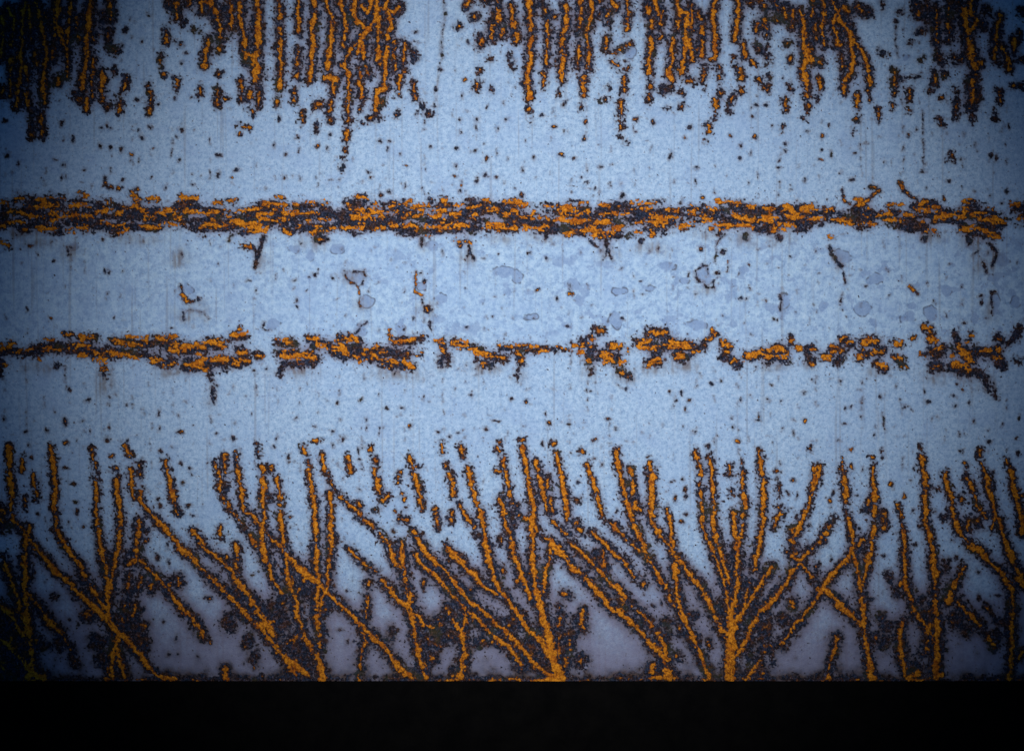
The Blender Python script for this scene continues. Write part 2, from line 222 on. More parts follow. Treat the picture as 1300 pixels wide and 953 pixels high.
# ------------------------------------------------------------------ rust drips of the upper zone
DR = '''
T1 130,0 110,130 105,250 100,350 95,430 90,530 w2.2 m8 | 20,80 15,200 0,290 w1.5 m8 | 40,40 70,100 50,230 w1.4 m8 | 150,30 155,200 w1.4 m8 | 190,20 215,170 230,290 220,400 220,520 w2.3 m8 | 140,470 140,530 w1.7 m6 | 130,340 140,400 w1.4 m6 | 210,560 215,680 w1 m6 | 160,560 170,680 w0 m6 | 270,100 275,190 w1.5 m8 | 285,0 290,160 330,240 w2.2 m8 | 355,0 345,130 340,220 w1.8 m6.5 | 340,250 335,390 w1.2 m6 | 290,390 290,430 w2 m6.5 | 450,0 440,120 430,220 435,300 420,400 410,440 w2.9 m7.5 | 455,180 470,200 w1.6 m6 | 430,500 430,535 w2.5 m6.5 | 220,70 260,130 w.6 m8 | 370,480 400,500 w.6 m7 | 515,340 512,420 515,500 w1.6 m5 | 595,490 600,560 w1.6 m5 | 550,0 560,100 w.8 m7 | 545,150 550,230 580,250 w.8 m6.5 | 640,390 620,460 w.8 m5 | 570,350 w.6 m5 | 745,430 760,480 745,560 w.6 m4 | 810,260 805,340 w.2 m2.6 | 815,375 w1.8 m4.5 | 880,400 880,440 w1.7 m4.5 | 830,150 830,210 w1.5 m5 | 840,0 850,30 w.4 m5 | 880,20 885,90 w1.4 m6 | 910,110 w.8 m5 | 900,220 w.9 m3.4 | 950,0 945,30 w1.6 m5 | 1005,0 1010,60 w1.6 m6.5 | 980,150 w.5 m5 | 1035,200 1035,260 1020,340 w2.3 m6 | 1095,250 w2.6 m6.5 | 1000,440 1000,480 w.5 m4 | 1085,450 1090,530 w1.4 m5 | 1130,500 w1.1 m4 | 1050,0 1080,60 1100,140 1100,190 w2.1 m8 | 1150,30 1155,140 w1.8 m7 | 1190,0 1195,90 1220,170 1230,280 1230,320 w2.5 m7 | 1230,270 1270,290 1275,400 w2.5 m6.5 | 1290,0 1285,130 1290,260 w2.6 m7 | 1255,460 1250,490 w2.7 m6 | 1205,410 1205,500 w1.3 m5 | 1265,560 w1.2 m5 | 1190,625 1250,630 w1.2 m3.4 | 1205,665 w.8 m3 | 390,90 400,200 w.4 m5 | 510,60 515,130 w0 m4 | 60,300 60,480 w.5 m6 | 170,260 180,330 w.8 m7 | 260,250 260,300 w.6 m8 | 470,300 460,480 w.5 m5 | 20,440 20,480 w.2 m6 | 540,540 m6 w.2 | 1100,370 w.2 m4.5
T2 5,0 10,150 5,320 0,400 w2.5 m7 | 20,430 10,540 w.3 m5 | 120,0 125,90 w2.3 m5.5 | 125,150 120,250 125,330 118,440 w2.5 m6.5 | 110,510 w2.1 m6 | 215,0 215,90 215,165 w1.9 m5 | 215,250 210,330 205,380 w1.5 m5 | 190,450 185,510 w.9 m4 | 285,0 300,50 285,150 285,240 275,350 265,405 w2.6 m6 | 350,0 380,80 375,200 365,280 355,350 w2.4 m6 | 355,395 400,400 w4 m7 | 385,430 390,470 w1.5 m7 | 425,0 440,80 450,140 440,230 w2.2 m6 | 500,230 450,280 440,340 w2.1 m6 | 430,330 460,360 460,450 465,520 460,600 w2.5 m6 | 455,650 450,700 w1.9 m4.5 | 440,750 w1.7 m4.5 | 430,790 435,850 w0 m1.6 | 500,0 490,60 500,120 w2.8 m7 | 525,30 560,60 570,0 w2.8 m7 | 500,100 560,150 525,200 510,260 w3.2 m7 | 545,160 600,90 605,0 w2.3 m7 | 530,220 540,280 w2.8 m7 | 605,50 610,180 610,320 w2.2 m6.5 | 520,330 520,430 525,490 w2 m6 | 520,550 w1.8 m5 | 660,0 650,40 690,60 720,30 w2.6 m7 | 665,60 670,100 660,190 w2.4 m6 | 650,240 640,340 640,440 615,470 600,550 w2.8 m6.5 | 690,210 700,240 680,280 695,340 w1.6 m5.5 | 745,210 735,250 735,310 w1.8 m5 | 740,350 715,400 715,470 w2 m4.8 | 710,580 w1.2 m5 | 790,410 795,500 w1.5 m5 | 830,530 w.4 m5 | 865,570 w2.1 m6.5 | 330,520 300,530 w2.2 m5.5 | 380,510 370,560 w1.8 m5.5 | 375,600 w.3 m5.5 | 560,330 570,380 w.6 m5 | 225,560 225,600 w1 m4 | 305,620 300,660 w0 m3 | 780,260 795,290 w.5 m5 | 640,510 w1 m6 | 600,590 560,600 w.3 m6 | 520,620 w.8 m3.4 | 1015,130 w1 m4.5 | 1055,30 1065,10 w1.5 m5.5 | 1095,90 w1.6 m6.5 | 1200,50 1210,100 w2.3 m6.5 | 1180,130 1175,190 w1.8 m7 | 1225,150 1230,180 w1.6 m5 | 1125,190 1120,230 w1.1 m5.5 | 1275,40 1280,120 w2.3 m5.5 | 1300,180 w1.8 m5 | 1180,300 w.8 m4 | 1275,290 1280,340 w.2 m4 | 1120,350 w1.1 m4 | 1110,420 1105,450 w1.6 m6.5 | 1180,455 w1 m4 | 1140,0 1160,10 w.6 m6 | 1200,0 1200,20 w1.2 m6
T3 85,0 90,60 95,150 w2.6 m6 | 95,190 90,240 95,300 80,380 80,490 w2.5 m6 | 80,550 w2.1 m5 | 95,610 w.2 m4 | 0,100 10,130 w1.8 m6 | 30,170 25,200 w2.2 m5 | 270,30 280,130 250,180 250,300 250,400 w2.5 m6 | 235,470 w1.1 m4 | 175,110 170,250 170,320 w1.8 m5 | 165,370 155,430 w1.6 m4.4 | 210,85 w1.6 m4.5 | 210,305 w1.4 m3.6 | 345,0 340,150 w2.2 m6 | 330,230 320,350 w1.8 m6 | 395,0 400,60 385,120 375,180 375,340 w2.4 m6 | 360,380 360,480 w2.6 m5.6 | 345,540 w.2 m4 | 430,0 435,20 w2 m6 | 490,0 520,50 w1.6 m5 | 485,60 480,120 w1.9 m5 | 475,190 470,250 w1.5 m4.4 | 570,0 575,90 580,160 w2.3 m4.6 | 590,220 560,250 500,270 500,300 540,340 580,340 w1.5 m3.2 | 550,345 580,345 w2.2 m4.4 | 560,380 560,450 w2.5 m6 | 550,510 545,570 w2 m5.6 | 540,610 540,640 w1.7 m5 | 540,690 570,710 w.2 m3.2 | 480,440 w.9 m3.6 | 470,500 w1.3 m5.5 | 720,0 730,70 w2.9 m7 | 705,110 700,140 w2.2 m6 | 697,190 690,300 685,370 w2.6 m6 | 690,430 w1.9 m5 | 680,490 w2 m6 | 750,180 740,200 w1.4 m4 | 675,20 680,60 w1.5 m6 | 820,0 840,60 830,140 w2.2 m5.6 | 840,50 880,60 870,170 w2.1 m5.6 | 805,200 800,290 780,370 800,400 w2.8 m6 | 870,180 860,290 850,370 w2.9 m6 | 880,200 900,300 w2.6 m6 | 860,400 910,410 w1.6 m4 | 845,470 w2 m5 | 850,540 w.2 m3.6 | 745,460 790,440 w0 m6.5 | 775,540 w0 m3 | 930,60 950,100 w1.8 m5 | 955,140 955,160 w1.8 m5 | 955,210 950,280 w2.1 m5.6 | 920,240 w1.7 m5 | 965,350 955,410 w1.6 m5 | 970,440 w0 m3 | 1020,0 1005,60 1015,180 1010,300 w2.4 m5 | 1040,340 1040,400 w1 m4 | 1045,460 w2.3 m5.6 | 1020,510 1015,590 w1.8 m5 | 980,630 985,660 w2 m5 | 970,710 w0 m3 | 1135,0 1130,100 1115,200 w2.5 m6 | 1155,230 1165,290 w2.1 m4.6 | 1200,310 1220,340 w2 m4.6 | 1230,400 1270,450 w.7 m4.6 | 1110,300 w1.8 m4 | 1135,350 1150,390 w2.2 m5.6 | 1145,460 w1.6 m4.6 | 1105,470 1100,510 w1.6 m5.6 | 1090,560 w.2 m3.6 | 1260,100 1270,160 w2.1 m5.6 | 1220,120 1225,160 w1.4 m5 | 1250,0 1260,40 w1.8 m6 | 1200,20 w1 m6 | 1225,235 1265,250 w.8 m5 | 150,20 170,60 w.6 m6 | 440,60 430,90 w.5 m5 | 750,60 740,130 w1.4 m5 | 900,20 900,150 w1.5 m4.6 | 0,300 w.4 m5
T4 0,100 15,170 w1.6 m5 | 10,240 20,320 w.2 m3.6 | 65,110 w.9 m6 | 100,40 105,90 w1.2 m7 | 140,60 135,130 w1.1 m6 | 120,220 w1.2 m7 | 130,300 w2 m6 | 60,10 70,60 w.8 m6 | 180,60 200,130 205,240 220,300 w2.6 m7 | 215,300 200,360 215,420 215,480 w3.4 m6.5 | 220,250 240,310 w2.5 m6 | 220,520 215,560 w2.3 m5.6 | 205,590 w.2 m4 | 245,0 230,80 w1.8 m6 | 255,110 255,200 w1.3 m6 | 290,0 300,60 290,120 295,230 w2 m6.5 | 285,320 w1.2 m5 | 280,390 275,460 w1.6 m4.6 | 260,500 w0 m3 | 330,0 360,60 350,120 375,230 w2 m6.5 | 360,60 410,130 450,210 495,260 520,340 530,420 w2.7 m6.5 | 440,200 445,290 440,360 395,400 395,460 w2.6 m6.5 | 390,280 400,340 w2.1 m6 | 515,455 w1.4 m5 | 530,500 w.2 m4 | 460,480 460,530 w2.6 m5 | 460,595 w1.9 m4.6 | 445,660 w.9 m3.2 | 570,540 570,590 w.8 m3.8 | 400,40 420,60 w.6 m6 | 470,40 520,70 w.4 m6 | 590,20 w.2 m4 | 650,360 650,430 w1.6 m6 | 645,530 w1.2 m5 | 650,470 w.5 m5 | 730,450 730,500 w1 m5 | 720,555 w1.5 m5 | 680,390 780,390 w0 m1.8 | 735,220 w0 m3 | 600,270 w0 m4 | 680,60 w0 m3.6 | 760,20 770,80 w1.2 m7 | 860,40 860,130 860,210 w1.6 m7 | 920,130 920,200 w1.2 m6.5 | 815,90 w.5 m7 | 790,160 w.5 m5 | 810,20 w.9 m7 | 850,370 850,420 w1 m5.6 | 905,380 w.9 m5 | 790,300 w.2 m4 | 870,270 890,310 w.4 m6 | 825,450 w.2 m4 | 890,490 w.9 m3.2 | 930,20 930,80 w1 m7 | 980,30 1000,60 w1.3 m7 | 1000,40 1010,120 1030,220 1040,300 1050,340 w3.4 m8 | 1060,100 1020,160 w2.2 m7 | 1000,300 980,310 w1.6 m6 | 1060,310 1085,320 w2.1 m6 | 1045,0 1030,70 w1.8 m7 | 1040,400 1050,480 1030,540 w1.7 m10 | 1040,580 w1.5 m7 | 955,450 w1.6 m5 | 960,500 960,590 w.3 m4.6 | 1090,120 w1.4 m7 | 1110,50 w.6 m7 | 1180,80 1160,130 1160,190 1150,250 1160,310 w2 m6 | 1165,210 1210,260 1230,350 w2.1 m6 | 1180,460 1180,510 w2 m5.6 | 1250,200 1255,270 w1.8 m6 | 1280,180 w1 m6 | 1245,430 w1.4 m4 | 1290,60 w.4 m6 | 1285,300 w.5 m7 | 1290,430 w.3 m6 | 880,600 885,630 w.8 m4.6 | 935,770 935,800 w.7 m4.4 | 100,490 105,550 w1.4 m4.4 | 95,640 w1.3 m4 | 130,440 w1.4 m6 | 1150,560 1160,600 w0 m4 | 20,380 15,450 w.3 m4 | 960,300 w.5 m6 | 910,300 w.4 m6
'''
run(DR, 'rust_drip', 2.2, 6.0, scale_m=.9, add_m=.4, grow=-1.3)

# ------------------------------------------------------------------ upper band: dark scale with orange flakes lying on it
band1 = new_part('rust_band', 'continuous upper band of dark scale under orange rust flakes')
ENV = '''M1 0:130-290 100:112-300 300:112-300 450:118-285 520:135-300 600:150-310 700:165-300 850:160-285 950:115-275 1050:170-290 1150:180-290 1280:162-310
M2 30:140-300 100:115-300 200:150-300 300:140-325 400:180-285 500:135-315 600:135-305 800:142-305 900:145-320 1000:150-300 1150:125-310
M3 0:140-290 100:150-300 200:160-305 350:142-318 400:195-320 480:142-325 640:132-318 800:160-300 900:170-280 1000:150-290 1080:132-300 1180:150-290
M4 0:165-290 130:150-315 250:170-270 350:172-260 410:200-260 480:130-285 560:190-270 700:180-285 790:125-305 900:170-250 960:170-260 1020:135-330 1170:190-325 1225:200-250 1260:150-270 1400:150-310'''
ex, e0, e1 = [], [], []
for ln in ENV.split('\n'):
    t = ln.split(); x0, y0, f = REG[t[0]]
    for q in t[1:]:
        a, b = q.split(':'); c, d = b.split('-')
        ex.append(x0 + float(a) / f); e0.append(y0 + float(c) / f); e1.append(y0 + float(d) / f)
up = np.interp(gx + wx, ex, e0); dn = np.interp(gx + wx, ex, e1)
k = np.minimum(np.minimum(gy + wy * 1.3 - up, dn - gy - wy * 1.3) - 2.0, 2.6) + noise(7, 2.2) * 2.3
m_ = k > K; K[m_] = k[m_]; Kown[m_] = band1
FL1 = '''
M1 40,190 120,200 | 40,240 120,250 | 80,120 110,130 | 150,210 220,215 | 180,165 260,160 | 190,130 220,130 | 250,120 310,125 | 250,195 340,195 | 260,235 410,215 w1.4 | 190,275 280,280 | 340,285 365,285 | 350,155 440,165 | 400,110 445,115 | 390,210 460,210 | 480,190 560,185 w2.5 | 520,150 550,150 | 390,270 430,275 | 590,200 670,165 w2.2 | 560,265 620,260 w2.3 | 660,100 690,140 w2 m4 | 740,135 790,130 | 700,185 740,185 | 720,215 760,215 w2.2 | 790,190 890,180 | 910,120 980,125 | 920,190 1000,200 | 1010,200 1070,190 | 1020,260 1120,255 w2.4 | 880,215 910,220 | 1090,195 1150,205 | 1150,240 1190,235 w2.4 | 1180,190 1290,175 | 1200,250 1300,275 w2.6 | 1230,255 1300,240 w2.3 | 1090,150 1115,155 m3.5 | 1140,140 1180,135 w1.3 m2.6 | 600,300 640,280 | 520,235 545,250 | 0,150 30,150 | 0,265 20,265 | 10,355 30,360 m4 | 1215,360 1245,365 m4 | 700,260 800,265 w2.2 | 830,250 900,260
M2 40,155 110,160 w2.2 | 100,120 130,120 | 130,155 200,155 | 0,210 75,205 | 0,245 50,240 w2.8 | 0,285 50,290 w2.7 | 60,240 110,245 | 120,225 150,230 | 130,190 160,190 | 120,290 160,295 | 190,205 320,195 w2.1 | 270,160 300,155 | 340,150 360,155 | 240,150 250,150 | 210,260 270,245 w2.6 | 330,240 385,230 | 300,275 330,270 w2.3 | 340,290 370,290 | 380,270 410,280 | 270,300 280,305 | 440,275 540,260 w2 | 480,190 530,190 | 490,220 570,220 w2.7 | 510,130 540,130 w2.2 m4 | 590,185 625,190 w2.8 | 600,225 630,220 | 600,150 620,150 | 665,160 710,150 | 670,195 700,195 | 600,280 700,265 w1.6 | 750,155 770,145 | 735,210 745,210 | 780,215 830,210 | 770,190 820,185 | 800,160 860,155 | 750,260 800,265 w2.2 | 850,265 900,270 | 860,210 900,225 | 870,180 940,190 | 920,215 950,225 | 910,265 960,270 | 980,260 1060,260 | 960,205 1020,200 | 1060,180 1120,170 w2.6 | 1120,165 1200,180 w2.3 | 1140,135 1170,145 | 1085,215 1095,215 | 1005,160 1015,160 | 930,135 940,135 m4 | 1130,270 1180,260 | 1200,250 1240,240 | 1250,205 1300,185 | 1240,145 1290,145 | 1200,290 1220,285 | 850,315 870,315 | 1230,265 1300,270 | 1010,345 1060,350 w2 m3 | 870,125 880,130 w.8 m4
M3 20,150 70,155 | 0,190 20,190 | 80,215 110,200 | 55,225 65,225 | 110,230 180,225 | 110,275 180,270 | 65,280 75,280 | 170,170 220,175 | 230,190 300,180 w3.2 | 300,195 380,195 w2 | 210,230 270,235 | 290,240 380,240 | 340,155 370,155 | 370,285 420,290 w3.4 | 400,310 470,310 w2.6 | 420,240 480,240 w2.5 | 440,165 490,155 | 450,200 520,205 | 530,205 575,200 | 480,290 540,260 | 600,150 640,145 w2.5 | 600,175 690,175 | 650,145 720,150 | 620,255 660,245 | 620,290 690,290 w2.5 | 700,220 760,215 w3.2 | 670,235 750,245 w2.3 | 770,215 830,225 | 765,180 775,180 | 830,270 910,265 | 815,185 825,185 | 880,205 980,205 w1.6 | 900,165 920,165 | 960,230 1000,235 | 1000,270 1060,265 w2.2 | 1030,140 1130,150 w2.6 | 1080,270 1190,270 w2.6 | 1110,210 1140,230 w3 | 1140,230 1190,235 w2.6 | 1180,165 1200,165 w2.3 | 1010,190 1040,195 | 1200,230 1300,235 w2.1 | 1250,170 1300,180 | 1250,210 1300,215 | 270,300 300,300 | 995,165 1005,165
M4 0,220 60,220 w2.6 | 110,165 150,200 w4 | 100,210 190,215 w2.6 | 180,180 240,180 w2.3 | 250,180 340,180 | 230,225 300,225 | 110,265 150,265 | 50,295 100,290 w2.2 | 65,265 75,265 | 460,130 490,130 | 485,155 500,160 | 515,180 525,180 | 480,205 520,215 | 570,205 640,205 w2.3 | 620,160 690,160 w1.6 | 700,210 740,210 w2.3 | 770,145 800,140 w2.8 | 770,190 870,180 w2.7 | 870,215 1000,215 w2.6 | 785,240 795,245 w1.4 | 1000,150 1040,150 | 1000,180 1020,185 | 1030,210 1120,195 w2.2 | 1120,190 1150,190 | 1080,230 1130,230 | 1160,230 1200,230 w2.8 | 980,290 1060,275 w3 | 1080,290 1110,290 | 1130,310 1180,310 w2.2 | 1240,155 1280,160 | 1270,225 1300,225 | 795,300 810,300 w1.3 | 845,300 870,302 w1.5 | 340,225 420,250 w1.4 | 440,250 560,255 w1.6 | 600,240 690,245 w1.8 | 330,320 345,325 w2
'''
run(FL1, 'rust_flake', 1.75, 2.0, mk=lambda p, c, m: new_part('rust_flake', band1))

# ------------------------------------------------------------------ lower, broken band: patches of scale with their flakes
cuts = [0, 157, 327, 347, 470, 535, 552, 650, 672, 735, 760, 800, 905, 935, 1010, 1035, 1058, 1085, 1127, 1160, 1290, 1400]
patch = {}
def patch_of(pts):
    i = int(np.searchsorted(cuts, sum(p[0] for p in pts) / len(pts)))
    if i not in patch: patch[i] = new_part('rust_patch')
    return patch[i]
ENV2 = '''
L1 0,180 130,195 m5.5 | 130,195 220,160 330,175 m6.5 | 340,170 440,170 500,195 600,190 m7 | 400,110 480,115 m4.5 | 570,130 760,150 m5 | 640,190 740,205 m4.5 | 790,130 900,170 1020,170 m7.5 | 780,220 870,235 m5 | 930,250 1080,230 1230,230 m6.5 | 1040,140 1110,140 m5.5 | 1170,100 1220,110 m4 | 1200,170 1220,210 m4.5 | 320,95 350,100 m4 | 1050,265 1058,320 m2 | 1058,320 1065,440 m-.2 | 510,255 520,295 m2.2 | 0,230 5,300 m4 | 290,255 m3 | 950,210 m5
L2 15,205 m6 | 110,140 190,140 m4.5 | 120,190 220,200 300,215 m6 | 140,255 290,235 m4 | 135,255 125,295 m1.8 | 270,120 360,140 m5 | 300,150 m5.5 | 390,170 440,190 500,150 m7.5 | 420,120 500,120 m4.5 | 480,190 600,215 m7 | 600,190 740,200 m7 | 640,245 780,255 m5 | 690,130 740,130 m5 | 750,140 840,105 m3.5 | 900,135 940,150 920,240 m2.6 | 960,200 960,255 m.6 | 980,135 1060,150 1150,200 1240,215 m5 | 1100,235 1180,240 m4
L3 -60,150 100,175 280,170 m3.6 | 30,190 45,235 m4.6 | 30,280 20,310 m2 | 350,135 390,170 380,240 m6 | 400,110 m4.5 | 380,260 400,280 m2.5 | 440,205 540,220 m6.5 | 500,160 540,160 m3.5 | 540,285 570,300 m4.5 | 620,130 720,160 780,150 m6 | 690,90 760,100 m6 | 790,140 890,160 m6 | 690,240 740,230 m5 | 720,190 m5 | 820,205 860,210 m6 | 900,185 960,160 m5 | 1000,75 1020,105 m2.5 | 970,130 990,120 m2.5 | 1055,150 1090,160 1060,210 m4 | 1100,230 1130,250 m3.5 | 1175,205 1240,190 m4.5 | 1265,190 1290,220 m6.5 | 435,75 m6
L4 20,190 90,170 m7.5 | 60,210 110,230 m5 | 135,130 m5 | 180,160 m4.5 | 215,165 240,170 m5 | 215,195 235,240 m5 | 290,210 330,205 m3.6 | 350,165 390,180 m6 | 395,115 440,140 m5 | 370,230 m5 | 500,130 560,135 m6.5 | 500,185 600,180 m5.5 | 475,215 m4.5 | 560,235 610,265 m5 | 655,135 690,150 m3 | 650,210 690,225 700,265 m4 | 800,55 830,75 840,120 m5 | 840,190 900,170 m6 | 840,260 870,260 m6 | 960,150 1040,215 m6.5 | 940,260 1040,280 m7 | 1030,105 m4 | 1060,180 1150,190 m6.5 | 1170,170 1190,250 m5.5 | 1040,275 1100,310 m4.5 | 1100,310 1130,370 1160,405 m2.5 | 1250,130 1280,60 m3.5 | 945,90 960,130 m3 | 1200,180 1250,110 m2 | 1270,225 m5 | 1165,115 1180,118 m4.5
'''
run(ENV2, 'rust_patch', 0, 5, mk=lambda p, c, m: patch_of(p), add_m=1.0)
FL2 = '''
L1 0,165 60,160 w2.2 | 60,135 80,140 | 90,190 150,175 | 130,215 160,215 | 220,170 310,175 w2.2 | 340,160 370,155 | 400,155 440,155 | 390,100 420,125 w3.2 | 400,110 460,110 | 310,90 350,95 | 220,115 260,120 w1.1 | 400,200 430,200 | 480,185 560,190 | 480,225 520,225 w2.8 | 560,195 610,195 w2.3 | 505,265 520,268 w1.4 | 580,125 640,140 w2 | 600,145 720,155 | 640,105 740,120 | 650,205 700,215 | 790,115 870,110 w2 | 760,220 800,220 w2.6 | 860,180 920,170 w2.5 | 880,160 900,195 w2.8 | 920,150 1020,160 w2 | 830,250 870,245 w1.3 | 940,245 1010,230 w2 | 1000,195 1030,210 w2.6 | 1030,140 1120,135 w2.2 | 1090,130 1120,150 w2.7 | 1060,220 1140,215 w2.4 | 1170,225 1240,230 w2.4 | 1200,180 1230,180 | 1160,95 1230,95 w1.6 | 1180,80 1200,65 w.9 | 195,215 205,220 | 0,245 20,250 w1 | 690,160 740,150 | 1010,255 1020,265
L2 15,210 30,212 w1.5 | 110,130 150,125 w2.7 | 145,175 160,180 | 130,210 290,210 w2.4 | 240,190 270,200 w2 | 195,180 205,180 | 270,115 310,110 | 310,150 350,150 w2.5 | 390,160 450,175 w3.1 | 400,150 440,150 w2.4 | 420,125 490,125 w2.2 | 480,105 490,110 | 540,165 550,168 | 520,230 550,225 | 490,200 540,195 w1 | 590,155 595,158 | 620,190 650,190 | 610,225 650,225 w2 | 670,130 740,130 w2.7 | 670,110 670,80 w1.2 | 685,235 700,238 w2 | 740,230 780,250 w3 | 640,255 650,258 | 760,125 830,105 w1.3 | 815,200 822,195 w1.4 m2.4 | 900,130 940,130 w1.1 | 980,140 1060,130 w2.3 | 1060,170 1130,200 w3.2 | 1140,205 1170,210 | 1190,200 1240,200 w1.3 | 1130,240 1140,240 w1.5 | 925,170 930,180 w1 | 560,195 600,210 w.9 | 1010,155 1060,160 w2
L3 -60,145 30,150 w1.5 | 60,160 130,155 w1.3 | 140,180 180,180 w1.4 | 220,160 280,170 w2.4 | 295,145 305,148 w1.4 | 350,150 390,150 w2.2 | 400,115 415,115 w1.4 | 340,185 350,185 w2.3 | 375,235 390,235 w2 | 455,200 510,215 w2.9 | 510,160 540,155 w2 | 545,235 560,235 w2 | 460,230 500,230 w1 | 690,95 760,90 w1.9 | 620,135 690,130 w2.2 | 620,160 720,165 w2 | 720,155 780,155 w2.2 | 790,130 830,140 w2.8 | 830,145 890,155 w2.8 | 700,235 740,225 w2 | 685,255 695,255 w1 | 810,210 840,210 w2 | 845,205 855,205 | 900,185 950,180 w2.1 | 25,195 40,205 w2 | 45,230 55,232 w1.7 | 1055,150 1090,155 w2 | 1070,190 1080,192 w1 | 1105,235 1115,235 w.8 | 1175,205 1240,185 w2 | 1260,200 1300,200 w2.8 | 1280,170 1290,172 | 1000,75 1015,100 w1 | 985,125 995,125 w1 | 430,70 445,72 w2 | 578,170 582,180 w1.2 m2.5 | 545,285 555,285 w.8
L4 0,200 100,205 w2 | 20,170 90,160 w3 | 60,185 65,185 w2 | 130,130 140,130 w2 | 175,160 185,162 w2 | 220,165 240,165 w2 | 232,235 240,237 w2 | 290,210 330,205 w2 | 340,150 350,150 | 360,180 390,180 w2 | 390,110 400,108 w1.8 | 425,130 435,130 w1.8 | 500,130 550,130 w3.1 | 500,180 590,180 w2.5 | 470,215 480,213 w1.8 | 570,240 610,250 w2 | 660,135 690,135 w1.2 | 650,210 685,210 w1.5 | 690,260 700,262 w.9 | 740,115 750,116 w1 m2.4 | 800,55 825,70 w1.7 | 830,120 850,120 w3.4 | 830,190 850,190 w2 | 875,165 885,167 w1.8 | 785,200 795,200 w1 m2.5 | 845,260 860,260 w1.6 | 960,150 1000,190 w2.7 | 980,170 1040,215 w2.7 | 950,235 1030,265 w2.9 | 1020,105 1040,103 w1.2 | 1070,175 1130,175 w2 | 1160,220 1190,215 w1.8 | 1170,170 1200,165 w2 | 925,205 935,205 w1.5 | 1005,130 1015,130
'''
run(FL2, 'rust_flake', 1.75, 2.0, mk=lambda p, c, m: new_part('rust_flake', patch_of(p)))

# ------------------------------------------------------------------ cracks with rust along their edges, runs below the bands
CR = '''
M1 1265,365 1280,390 1280,440 1270,470 m2.4 | 1140,340 1160,310 m1.3 | 370,375 340,365 350,400 m1 | 905,560 912,605 w1.2 m2.4 | 912,600 935,635 w2 m3 | 925,630 975,640 w.6 m2 | 910,690 930,680 1020,690 m.5 | 915,680 905,735 m.4 | 990,630 m2.8 | 1020,690 1050,730 m.4 | 685,80 655,100 w.8 m2.4 | 525,20 520,70 560,72 w.5 m2.4
M2 40,320 20,380 0,450 m2.8 | 1060,350 1070,400 1050,430 m1.6 | 1072,400 1095,430 m1.6 | 830,320 825,360 m1.8 | 290,335 350,330 m4 | 455,490 450,520 500,555 520,590 520,650 525,670 w.4 m1.1 | 545,530 520,570 m.7 | 800,500 790,560 795,600 830,620 w.7 m1.3 | 830,625 835,660 m1 | 840,545 w.9 m3 | 860,685 w1.2 m5 | 905,655 m1.4 | 870,750 880,790 m1 | 40,745 30,770 45,785 70,785 m1.1 | 545,745 520,760 495,800 m1.3 | 820,502 m1.8 | 480,490 535,490 548,520 m.6
M3 478,340 485,380 500,430 m1.9 | 485,390 460,430 m1.2 | 390,340 430,365 m2.4 | 640,340 m4.6 | 1060,310 1020,360 1015,440 m.9 | 1050,395 m3.6 | 1085,440 1075,490 w.5 m1 | 915,490 920,530 970,570 1005,570 1005,540 m1.5 | 915,490 960,465 980,475 985,505 m1.1 | 290,560 285,600 m.7 | 1160,320 m5 | 1290,290 m4.5 | 170,315 m3
M4 330,375 350,420 390,470 m2.2 | 400,500 405,550 m1 | 1120,350 1160,400 1145,460 m2 | 1080,380 1050,410 m1.2 | 1095,450 1120,500 m1.8 | 1140,590 1140,700 m1.4 | 1140,592 1160,595 m1.5 | 395,80 405,130 430,160 w.9 m2 | 530,70 575,80 540,120 500,140 w.9 m2.8 | 680,50 690,90 740,120 770,140 w.7 m2.6 | 720,560 765,610 w.9 m1.7 | 75,620 85,690 m.7 | 1290,780 1240,830 m3 | 390,600 385,650 m.7 | 70,320 80,330 m4 | 1030,340 m5 | 800,330 m4
L4 600,515 600,545 610,570 m.9
T2 945,0 940,100 930,200 925,280 915,360 900,440 895,540 m.3
T4 665,100 663,290 m.3 | 790,560 795,860 m.2
'''
run(CR, 'rusty_crack', 0, 1.5)

